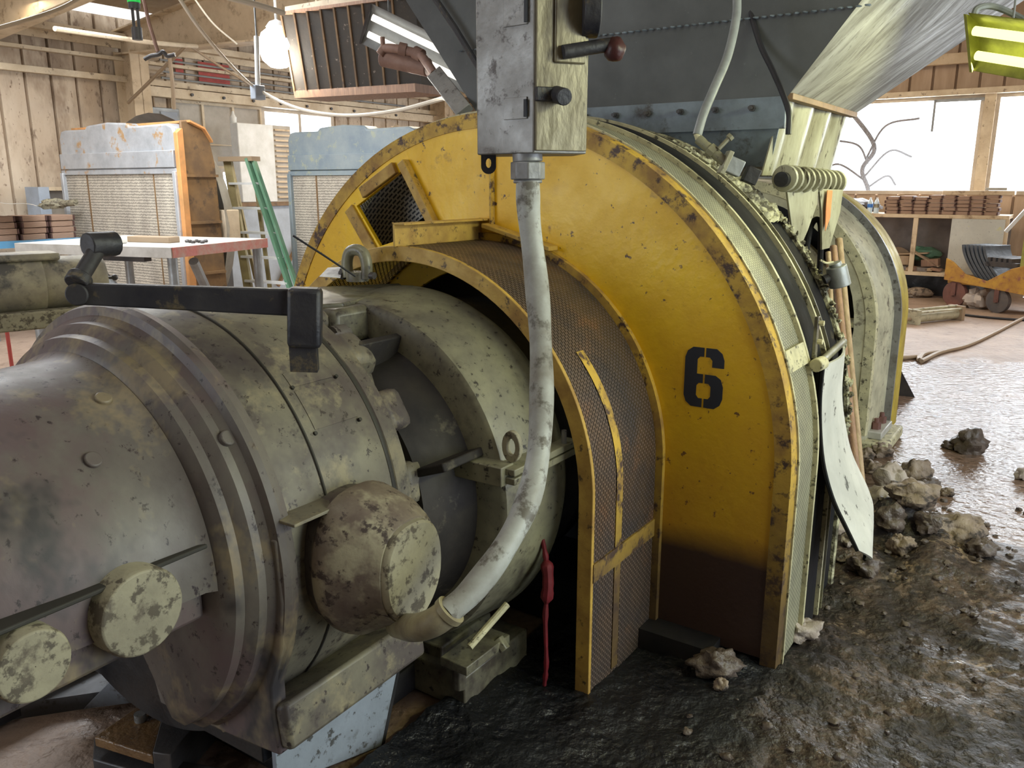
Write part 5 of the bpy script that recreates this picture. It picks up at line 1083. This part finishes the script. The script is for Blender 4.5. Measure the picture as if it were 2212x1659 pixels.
# white cabinet on the blue-grey counter
ct = thing('work_counter', 'blue-grey panelled counter under the white cabinet', 'counter', base(at(560, 500, 10.6)))
vC = -7.3; sE, sF = wallpix(488, vC), wallpix(660, vC)
mb = MB(); mb.box(ROOM, sE, sF + .8, VL + .08, vC, 1.28, 1.33); mb.build('top', 'rad_brown', ct)
mb = MB(); mb.box(ROOM, sE + .03, sF + .8, VL + .1, vC - .04, .0, 1.28); mb.build('front_panel', 'blue_grey', ct)
mb = MB(); beam(mb, ROOM(sF - .6, vC, .2), ROOM(sF + .1, vC, 1.2), .04, .04); mb.build('brace', 'rad_brown', ct)
cbn = thing('white_cabinet', 'white metal cabinet with a louvred side grille on the counter', 'cabinet', tuple(ROOM(sE + .5, vC - .3, 1.33)))
sG, sH = wallpix(522, vC - .1), wallpix(598, vC - .1)
ztop = roomat(560, 268, vC - .1).z
mb = MB(); mb.box(ROOM, sG, sG + (sH - sG), vC - .25, vC - .1, 1.33, ztop); mb.build('body', 'white_paint', cbn, bevel=.01)
sI = wallpix(637, vC - .1)
mb = MB(); mb.box(ROOM, sH, sI, vC - .7, vC - .13, 1.33, ztop); mb.build('grille_box', 'panel_grey', cbn)
mb = MB()
for i in range(14): z = 1.38 + i * (ztop - 1.45) / 13; mb.box(ROOM, sH + .03, sI - .03, vC - .13, vC - .10, z, z + .022)
mb.build('grille', 'cream', cbn)
q = ROOM((sG + sH) / 2 - .15, vC - .35, ztop); mb = MB(); mb.lathe(Fr(q, V((0, 0, 1)), V((1, 0, 0)), V((0, 1, 0))), [(0, .04), (.08, .045), (.12, .02), (.16, .012), (.16, .001)], 16)
tag(mb.build('spray_bottle', 'white_paint', loc=tuple(q)), 'small white bottle on top of the white cabinet', 'bottle')
wc = thing('wall_panel_box', 'grey electrical cabinet on the wall right of the cream column', 'electrical cabinet', tuple(roomat(350, 270, VL + .3)))
sJ, sK = wallpix(318, VL + .25), wallpix(402, VL + .25)
z0_, z1_ = roomat(350, 290, VL + .25).z, roomat(350, 232, VL + .25).z
mb = MB(); mb.box(ROOM, sJ, sK, VL + .05, VL + .25, z0_ - .3, z1_); mb.build('body', 'grey_steel', wc, bevel=.01)
mb = MB(); mb.box(ROOM, (sJ + sK) / 2, sK - .04, VL + .25, VL + .262, z0_ - .25, z1_ - .05); mb.build('door', 'blue_grey', wc, bevel=.004)

# ================================================================== RIGHT BACKGROUND
sw = thing('storage_bench', 'long open storage bench with a pale sheet panel along the back windows', 'bench', tuple(ROOM(10.6, .2, 0)))
SB = 10.4
BZ = 1.20
def bpix(x, s):                                       # offset v of pixel column x on the plane s
    d = at(x, 400, 1.) - EYE; d.z = 0; o = EYE - ROOM.o; t_ = (s - o.dot(ROOM.X)) / d.dot(ROOM.X); p = EYE + d * t_; return (p - ROOM.o).dot(ROOM.Y)
def bz(x, y, s):
    d = at(x, y, 1.) - EYE; o = EYE - ROOM.o; return (EYE + d * ((s - o.dot(ROOM.X)) / d.dot(ROOM.X))).z
v0, v1 = bpix(1790, SB), bpix(2190, SB)
BZ = bz(1990, 463, SB)
mb = MB(); mb.box(ROOM, SB, S1 - .2, v0, v1, BZ - .05, BZ); mb.build('top', 'cream', sw, bevel=.004)
zs = bz(2000, 588, SB)
mb = MB(); mb.box(ROOM, SB, S1 - .2, v0, v1, zs - .05, zs); mb.build('lower_shelf', 'cream', sw)
mb = MB(); mb.box(ROOM, S1 - .24, S1 - .22, v0, v1, .0, BZ - .05); mb.build('back_board', 'shelf_dark', sw)
mb = MB(); mb.box(ROOM, SB + .4, SB + .42, v0, v1, .0, zs - .05); mb.build('toe_board', 'black_oil_shade', sw)
for x in (1800, 1987, 2186):
    v = bpix(x, SB); mb = MB(); mb.box(ROOM, SB, SB + .05, v - .03, v + .03, 0 if x != 1987 else zs, BZ - .05); mb.build('post', 'cream', sw)
va, vb2 = bpix(2066, SB), bpix(2183, SB)
mb = MB(); mb.box(ROOM, SB - .015, SB, va, vb2, zs, BZ - .05); mb.build('sheet_panel', 'shelf_panel', sw)
# pads on the bench: eight stacks
for i in range(8):
    xc = 1917 + i * 30.8; v = bpix(xc, SB); hgt = bz(xc, (424, 422, 425, 420, 421, 424, 422, 420)[i], SB + .1) - BZ
    for k in range(5):
        pad(ROOM(SB + .03 + .30 + random.uniform(-.01, .01), v + random.uniform(-.012, .012), BZ + k * (hgt / 5.)) , '%s brown pad from the bottom in the %s stack from the bottles, window bench' % (ORD[k], ORD[i]), 'brown pads on the window bench', fr='b', w=.155, d=.30, h=hgt / 5 - .004)
mb = MB(); v = bpix(2037, SB); mb.box(ROOM, SB + .05, SB + .35, v, v + .85, BZ + .265, BZ + .32); o = tag(mb.build('wood_plank', 'cream', loc=tuple(ROOM(SB, v, BZ + .27)), bevel=.004), 'thick pale plank lying on top of the brown pad stacks', 'plank')
mb = MB(); mb.box(ROOM, SB + .15, SB + .35, v + .5, v + .75, BZ + .325, BZ + .36); tag(mb.build('wood_offcut', 'hopper_light', loc=tuple(ROOM(SB, v + .5, BZ + .325)), bevel=.004), 'short offcut lying on the thick pale plank', 'offcut')
for x, m2, lb in ((1884, 'label_blue', 'clear water bottle with a blue label on the window bench'), (1898, 'cap_paint', 'clear bottle with a pale label right of the blue-labelled one')):
    q = ROOM(SB + .12, bpix(x, SB + .12), BZ); t = thing('water_bottle', lb, 'bottle', tuple(q)); fz = Fr(q, V((0, 0, 1)), V((1, 0, 0)), V((0, 1, 0)))
    mb = MB(); mb.lathe(fz, [(0, .001), (0, .034), (.05, .036), (.12, .033), (.15, .034), (.18, .02), (.20, .013), (.205, .001)], 20); bb_ = mb.build('bottle_body', 'water', t)
    mb = MB(); mb.lathe(fz, [(.08, .0365), (.13, .0365)], 20); mb.build('bottle_label', m2, bb_)
    mb = MB(); mb.cyl(q + V((0, 0, .20)), q + V((0, 0, .22)), .014, n=12); mb.build('cap', 'white_paint', t)
# cardboard and scrap on the shelf
def card(x, y, w_, h_, r, m, lb, s=SB + .25, name='cardboard_piece', cat='cardboard'):
    v = bpix(x, s); z = bz(x, y, s); z = max(z, zs + h_ / 2 + .003); c, sn = math.cos(r), math.sin(r); fr = Fr(ROOM(s, v, z), ROOM.X, ROOM.Y * c + ROOM.Z * sn, ROOM.Z * c - ROOM.Y * sn)
    mb = MB(); mb.box(fr, -.10, .10, -w_ / 2, w_ / 2, -h_ / 2, h_ / 2); return tag(mb.build(name, m, loc=tuple(fr.o), bevel=.004), lb, cat)
card(1925, 535, .14, .10, .2, 'cardboard', 'small brown carton left of the shelf divider')
card(1962, 562, .26, .12, .0, 'cardboard', 'square brown carton just left of the shelf divider')
card(2020, 560, .40, .02, -.5, 'cardboard', 'bent cardboard sheet leaning right of the shelf divider')
card(1990, 548, .40, .02, .08, 'cardboard', 'flat cardboard sheet across the shelf divider', s=SB + .35)
card(2030, 568, .22, .10, .1, 'wood_old', 'low brown box right of the shelf divider', name='wooden_block', cat='block')
q = ROOM(SB + .5, bpix(1955, SB + .5), zs); mb = MB(); n_ = 18
mb.prism(Fr(q, ROOM.X, ROOM.Y, ROOM.Z), [(.24 * math.cos(PI * i / n_), .30 * math.sin(PI * i / n_)) for i in range(n_ + 1)], -.01, .01); tag(mb.build('curved_board', 'cardboard', loc=tuple(q)), 'half-round tan board standing at the back of the shelf', 'board')
q = ROOM(SB + .5, bpix(2015, SB + .5), zs + .22); mb = MB(); mb.blob(q, (.2, .12, .1), 4, .4, 12); tag(mb.build('green_cloth', 'ladder_green', loc=tuple(q)), 'crumpled dark green cloth at the back of the shelf', 'cloth')
for i in range(10):
    x = 1905 + i * 15.5; card(x, 583, random.uniform(.08, .16), random.uniform(.03, .06), random.uniform(-.15, .15), ('wood_old', 'shelf_dark', 'cardboard')[i % 3], '%s small scrap piece from the left along the front of the lower shelf' % ORD[i], s=SB + .14, name='scrap_piece', cat='scrap')['group'] = 'scrap along the lower shelf'
for x, lb in ((1925, 'brown rag bundle on the floor under the storage bench, left end'), (1965, 'grey bundle on the floor under the storage bench'), (2010, 'brown bundle on the floor under the bench behind the cart')):
    q = ROOM(SB + .1, bpix(x, SB + .1), .06); mb = MB(); mb.blob(q, (.22, .12, .07), x, .4, 10); tag(mb.build('rag_bundle', 'clod' if x != 1965 else 'grey_steel', loc=tuple(q)), lb, 'bundle')
# branches outside the left part of the back windows
tw = thing('outside_tree', 'bare curling branches seen through the bright window left of the dark post', 'tree', tuple(ROOM(S1 + 1.6, -1.4, 0)))
mb = MB(); mb.tube(bez([ROOM(S1 + 1.5, -1.45, 0), ROOM(S1 + 1.5, -1.35, 1.3), ROOM(S1 + 1.5, -1.5, 1.8), ROOM(S1 + 1.5, -1.35, 2.2), ROOM(S1 + 1.5, -1.9, 2.9)], 8), .035, 10); mb.build('trunk', 'branch', tw)
for i, (a, b_, c) in enumerate((((-1.45, 1.7), (-1.1, 2.1), (-.75, 2.0)), ((-1.45, 2.0), (-1.2, 2.5), (-.7, 2.6)), ((-1.4, 1.6), (-1.9, 1.9), (-2.2, 1.7)), ((-1.42, 1.9), (-1.6, 2.2), (-2.0, 2.3)), ((-1.4, 1.5), (-1.1, 1.7), (-.95, 1.55)))):
    mb = MB(); mb.tube(bez([ROOM(S1 + 1.5, a[0], a[1]), ROOM(S1 + 1.5, b_[0], b_[1]), ROOM(S1 + 1.5, c[0], c[1])], 8), .016, 8); mb.build('branch', 'branch', tw)
# bags lying on the bench at its left end
q = ROOM(SB + .3, bpix(1860, SB + .3), BZ + .09); mb = MB(); mb.blob(q, (.3, .2, .1), 8, .5, 10); tag(mb.build('work_bag', 'branch', loc=tuple(q)), 'brown bag slumped on the window bench left of the bottles', 'bag')
# yellow cart with curved tread plates
c0_ = onz(2050, 655, 0.42)
kc = thing('yellow_cart', 'rusty yellow four-wheeled trolley loaded with curved dark plates', 'cart', base(onz(2120, 690, 0)))
g0 = onz(2083, 690, 0); 
def fl(x, y): return onz(x, y, 0)
W0, W1, W2, W3 = fl(2058, 662), fl(2098, 660), fl(2167, 678), fl(2197, 672)
CX = (W2 - W0); CX.z = 0; CL = CX.length; CX.normalize(); CY = V((CX.y, -CX.x, 0)); CFr = Fr(W0, CX, -CY, V((0, 0, 1)))
hz1 = .50
pk = [(-.15, .34), (-.15, .62), (-.05, .58), (.14, .44), (CL - .25, .38), (CL + .05, .56), (CL + .3, .64), (CL + .3, .26)]
for y in (-.04, .62):
    mb = MB(); mb.prism(Fr(CFr(0, y, 0), -CY, CX, V((0, 0, 1))), pk, 0, .03); mb.build('side_panel', 'cart_yellow', kc, bevel=.004)
mb = MB(); mb.box(CFr, -.12, CL + .28, 0, .62, .30, .34); mb.build('deck', 'cart_yellow', kc)
mb = MB(); mb.box(CFr, CL + .14, CL + .20, -.02, .04, .36, 1.42); mb.build('post', 'fixture_yellow', kc)
mb = MB(); beam(mb, CFr(CL + .17, 0, 1.35), CFr(CL - .08, -.05, 1.0), .04, .04); mb.build('handle', 'white_paint', kc)
for i, (x, y) in enumerate(((0.0, .02), (.1, .58), (CL - .1, .02), (CL + .1, .56))):
    r = .165 if i < 2 else .15; fr = Fr(CFr(x, y, r), -CY, CX, V((0, 0, 1))); t_ = MB(); t_.lathe(fr, [(-.035, .03), (-.035, r * .7), (-.03, r), (.03, r), (.035, r * .7), (.035, .03)], 32); wo = t_.build('wheel', 'wheel_red' if i < 2 else 'wheel_dark', kc)
    mb = MB(); mb.box(CFr, x - .03, x + .03, y - .055, y - .045, r - .02, .31); mb.box(CFr, x - .03, x + .03, y + .045, y + .055, r - .02, .31); mb.cyl(CFr(x, y - .06, r), CFr(x, y + .06, r), .02, n=10); mb.build('caster_fork', 'wheel_red', wo)
for i in range(6):
    mb = MB(); x = .08 + i * (CL - .35) / 6
    def tp(u, v, x=x): a = -.2 + 1.25 * u; return CFr(x + .26 * (1 - math.cos(a)) - .05, .05 + .5 * v, .40 + .42 - .42 * math.sin(max(a, 0)) * .95 + .02)
    mb.surf(lambda u, v: CFr(x + .30 * u ** 1.6 - .10, .05 + .48 * v, .80 - .45 * u), 12, 2)
    o = mb.build('tread_plate', 'tread', loc=tuple(CFr(x, .3, .42)), solid=.035, bevel=.004); tag(o, '%s curved dark steel plate from the left on the yellow cart' % ORD[i], 'steel plate', 'curved plates on the cart')
mb = MB()
for i in range(5): mb.box(CFr, CL - .34 + .07 * i, CL - .30 + .07 * i, .05, .55, .62, .67)
mb.box(CFr, CL - .36, CL + .06, .05, .10, .56, .62); mb.box(CFr, CL - .36, CL + .06, .5, .55, .56, .62); tag(mb.build('slatted_grate', 'dark_steel', loc=tuple(CFr(CL - .1, .3, .56))), 'dark slatted grate lying at the right end of the cart load', 'grate')
q = fl(2118, 668) + V((0, .1, .12)); mb = MB(); mb.blob(q, (.17, .13, .14), 5, .5, 14, 2.2); tag(mb.build('plastic_bag', 'bag', loc=tuple(q)), 'crumpled pale plastic bag on the floor under the cart', 'bag')
q = fl(2150, 664) + V((0, .2, .07)); mb = MB(); mb.blob(q, (.14, .1, .08), 9, .5, 10, 2.2); tag(mb.build('orange_rubbish', 'rad_orange', loc=tuple(q)), 'small orange-brown rubbish heap under the cart', 'rubbish')
q = fl(2136, 668) + V((0, .2, .17)); mb = MB(); mb.lathe(Fr(V((q.x, q.y, 0)), V((0, 0, 1)), V((1, 0, 0)), V((0, 1, 0))), [(0, .001), (0, .13), (.32, .16), (.34, .17), (.34, .15), (.3, .14)], 24); tag(mb.build('bucket', 'blue_grey', loc=(q.x, q.y, 0)), 'dark blue-grey bucket on the floor behind the cart wheels', 'bucket')
# roller frame on the floor
rl = thing('roller_frame', 'pale dirty roller cylinder with square end plates lying on the floor', 'roller', tuple(fl(2015, 697)))
p0, p1 = fl(1968, 700), fl(2064, 690); ax = (p1 - p0).normalized(); sd_ = V((ax.y, -ax.x, 0)); RLF = Fr(p0, ax, sd_, V((0, 0, 1))); LL = (p1 - p0).length
mb = MB(); mb.box(RLF, -.02, .03, -.10, .10, .0, .17); mb.build('end_plate', 'far_pale', rl, bevel=.004)
mb = MB(); mb.box(RLF, LL - .03, LL + .02, -.10, .10, .0, .17); mb.build('end_plate', 'cable_brown', rl, bevel=.004)
mb = MB(); mb.cyl(RLF(.03, 0, .075), RLF(LL - .03, 0, .075), .065, n=24); mb.build('roller', 'far_pale', rl)
for y, z in ((-.08, .14), (.08, .14), (.0, .165)):
    mb = MB(); mb.cyl(RLF(.0, y, z), RLF(LL, y, z), .013, n=8); mb.build('tie_rod', 'far_pale', rl)
mb = MB(); mb.cyl(RLF(-.3, 0, .05), RLF(-.02, 0, .06), .018, n=10); mb.build('shaft', 'cable_brown', rl)
def floorcable(pts, r, m, label, n=10):
    P_ = bez([fl(x, y) + V((0, 0, r)) for x, y in pts], n); mb = MB(); mb.tube(P_, r, 8); return tag(mb.build('floor_hose', m, loc=tuple(P_[0])), label, 'hose')
floorcable([(2320, 640), (2212, 690), (2150, 722), (2090, 750), (2030, 766), (1990, 785)], .02, 'cable_brown', 'brown hose sweeping across the floor from the right edge')
floorcable([(2026, 765), (1995, 770), (1985, 782), (1980, 776), (1940, 778), (1900, 775)], .02, 'cable_brown', 'short dark hose loop on the wet floor beside the far casing')
floorcable([(2070, 681), (2120, 687), (2180, 692), (2260, 696)], .014, 'cable_black', 'thin dark hose on the floor below the cart wheels')
mb = MB(); p = fl(1915, 850); mb.add([p, p + V((.16, -.12, 0)), p + V((.0, -.02, .32)), p + V((.03, .08, 0)), p + V((.19, -.04, 0))], [(0, 1, 2), (0, 2, 3), (1, 4, 2), (3, 2, 4), (0, 3, 4, 1)])
tag(mb.build('steel_wedge', 'dark_steel', loc=tuple(p)), 'dark steel wedge on the floor against the far yellow cover', 'wedge')
# right post with pipe at the window
mb = MB(); p = fl(2250, 700); mb.cyl(V((p.x, p.y, 0)), V((p.x, p.y, 3.8)), .05, n=12)

# ================================================================== MUD AND DEBRIS
def mudh(p):
    q = p - ROOM.o; s, v = q.dot(ROOM.X), q.dot(ROOM.Y)
    return s, v
def mudz(s, v):
    n1_ = noise.noise(V((s * 1.4, v * 1.4, 0))); n2_ = noise.noise(V((s * 5, v * 5, 3))); n3_ = noise.noise(V((s * 17, v * 17, 7)))
    edge = 1.65 + .35 * noise.noise(V((s * 1.3, v * .8, 9)))                      # far edge of the mud beyond this s the floor is only wet
    k = min(1, max(0, (edge - s) / .35)) * min(1, max(0, (v - .0) / .3 + 1)) * min(1, max(0, (s + 2.6) / .4))
    ridge = math.exp(-((s - 1.25) / .35) ** 2 - ((v - 1.25) / .30) ** 2) * .13
    return k * (.025 + .03 * n1_ + .022 * n2_ + .012 * n3_ + .008 * noise.noise(V((s * 44, v * 44, 1)))) + ridge * (1 + .7 * n2_) * (k > 0) - (.02 if k <= 0 else 0)
mb = MB()
mb.surf(lambda u, v: ROOM(-2.3 + 4.6 * u, .35 + 3.6 * v, mudz(-2.3 + 4.6 * u, .35 + 3.6 * v)), 260, 210)
o = tag(mb.build('mud_layer', 'mud', loc=tuple(ROOM(0, 1.5, 0)), angle=180), 'churned dark wet mud with pale patches covering the floor right of the mill', 'mud'); o['kind'] = 'stuff'
mb = MB()
mb.surf(lambda u, v: ROOM(-1.05 + 1.3 * u, -.6 + 1.0 * v, mudz(-1.05 + 1.3 * u, .9 + v) * .9 - .0), 50, 40)
clods = [  # pixel x, y of the base, size, material, label
 (1905, 985, .055, 'clod', 'grey-brown clod touching the far foot plate'), (1868, 990, .05, 'clod', 'small clod left of the one touching the foot plate'),
 (2092, 975, .085, 'clod_dark', 'dark lone clod sitting in the bright puddle'), (2050, 968, .035, 'clod_dark', 'tiny dark clod left of the lone clod in the puddle'),
 (1975, 1040, .075, 'clod', 'lumpy brown clod at the top of the pile beside the splash guard'), (2005, 1060, .05, 'clod_dark', 'dark clod right of the top of the pile'),
 (2045, 1070, .03, 'clod', 'small flat clod pointing into the puddle'), (1925, 1060, .09, 'clod_pale', 'pale chunk just right of the splash guard'),
 (1955, 1110, .12, 'clod', 'big brown chunk in the middle of the pile by the splash guard'), (1905, 1130, .10, 'clod_pale', 'pale crumbly chunk behind the tip of the splash guard'),
 (1960, 1180, .08, 'clod', 'round brown chunk below the big one'), (2020, 1150, .04, 'clod_dark', 'small dark clod right of the pile edge'),
 (2065, 1205, .085, 'clod', 'rounded brown boulder at the right end of the pile'), (1915, 1200, .055, 'clod_dark', 'dark clod right of the splash guard tip'),
 (1795, 1190, .045, 'clod_pale', 'white scrap chunk left of the splash guard tip'), (1830, 1225, .03, 'clod_pale', 'thin pale sliver below the splash guard tip'),
 (1700, 1300, .05, 'clod_dark', 'dark clod at the foot of the yellow casing corner'), (1545, 1475, .06, 'clod_dark', 'dark angular lump below the yellow casing'),
 (1555, 1512, .024, 'clod', 'small pale round stone below the dark angular lump'), (1725, 1395, .05, 'clod_pale', 'pale chunk in the mud right of the casing corner'),
 (515, 1622, .05, 'clod_pale', 'white crumbly chunk under the motor foot tip'), (490, 1600, .03, 'clod', 'small clod left of the white crumbly chunk'), (610, 1600, .06, 'clod_dark', 'dark clod right of the white crumbly chunk'),
 (2215, 1035, .05, 'clod_pale', 'tan block at the right edge on the wet floor'), (1995, 1210, .05, 'clod_dark', 'dark clod between the pile and the boulder'), (1885, 1020, .05, 'clod', 'brown clod above the pale chunk by the guard'),
 (1940, 1225, .045, 'clod', 'small brown clod in front of the pile'), (2110, 1235, .05, 'clod_dark', 'flat dark clod right of the boulder'), (1860, 1260, .05, 'clod_dark', 'dark lump in the mud below the splash guard')]
for i, (x, y, r, m, lb) in enumerate(clods):
    p = fl(x, y); q = p - ROOM.o; zz = max(0, mudz(q.dot(ROOM.X), q.dot(ROOM.Y))) if x > 1300 else (.05 if 480 < x < 530 else 0)
    mb = MB(); mb.blob(p + V((0, 0, zz + r * .55)), (r * random.uniform(.9, 1.3), r * random.uniform(.8, 1.1), r * random.uniform(.7, .95)), i + 1, .5, 16, 1.5)
    tag(mb.build('clay_clod', m, loc=(p.x, p.y, zz), angle=60), lb, 'clod')
mb = MB()
for i in range(260):
    s, v = random.uniform(-.9, 1.9), random.uniform(1.0, 2.6)
    if random.random() < .5: s, v = random.gauss(1.35, .4), random.gauss(1.35, .25)
    r = random.uniform(.004, .015); zz = max(mudz(s, v), 0)
    if s > 2.3: continue
    mb.blob(ROOM(s, v, zz + r * .3), (r * 1.3, r, r * .8), i, .6, 5)
o = tag(mb.build('mud_crumbs', 'clod_dark', loc=tuple(ROOM(.5, 1.8, 0)), angle=60), 'scattered crumbs of clay over the mud right of the mill', 'crumbs'); o['kind'] = 'stuff'
mb = MB(); p = fl(1588, 1533); mb.cyl(p + V((0, 0, .02)), p + V((0, 0, .03)), .006, n=10); tag(mb.build('teal_cap', MT['ladder_green'], loc=tuple(p)), 'tiny teal cap on the dark mud below the casing', 'cap')

for o in D.objects:
    if '_o' in o: del o['_o']
for m in D.materials:
    if 'nb' in m: del m['nb']
bpy.context.view_layer.update()
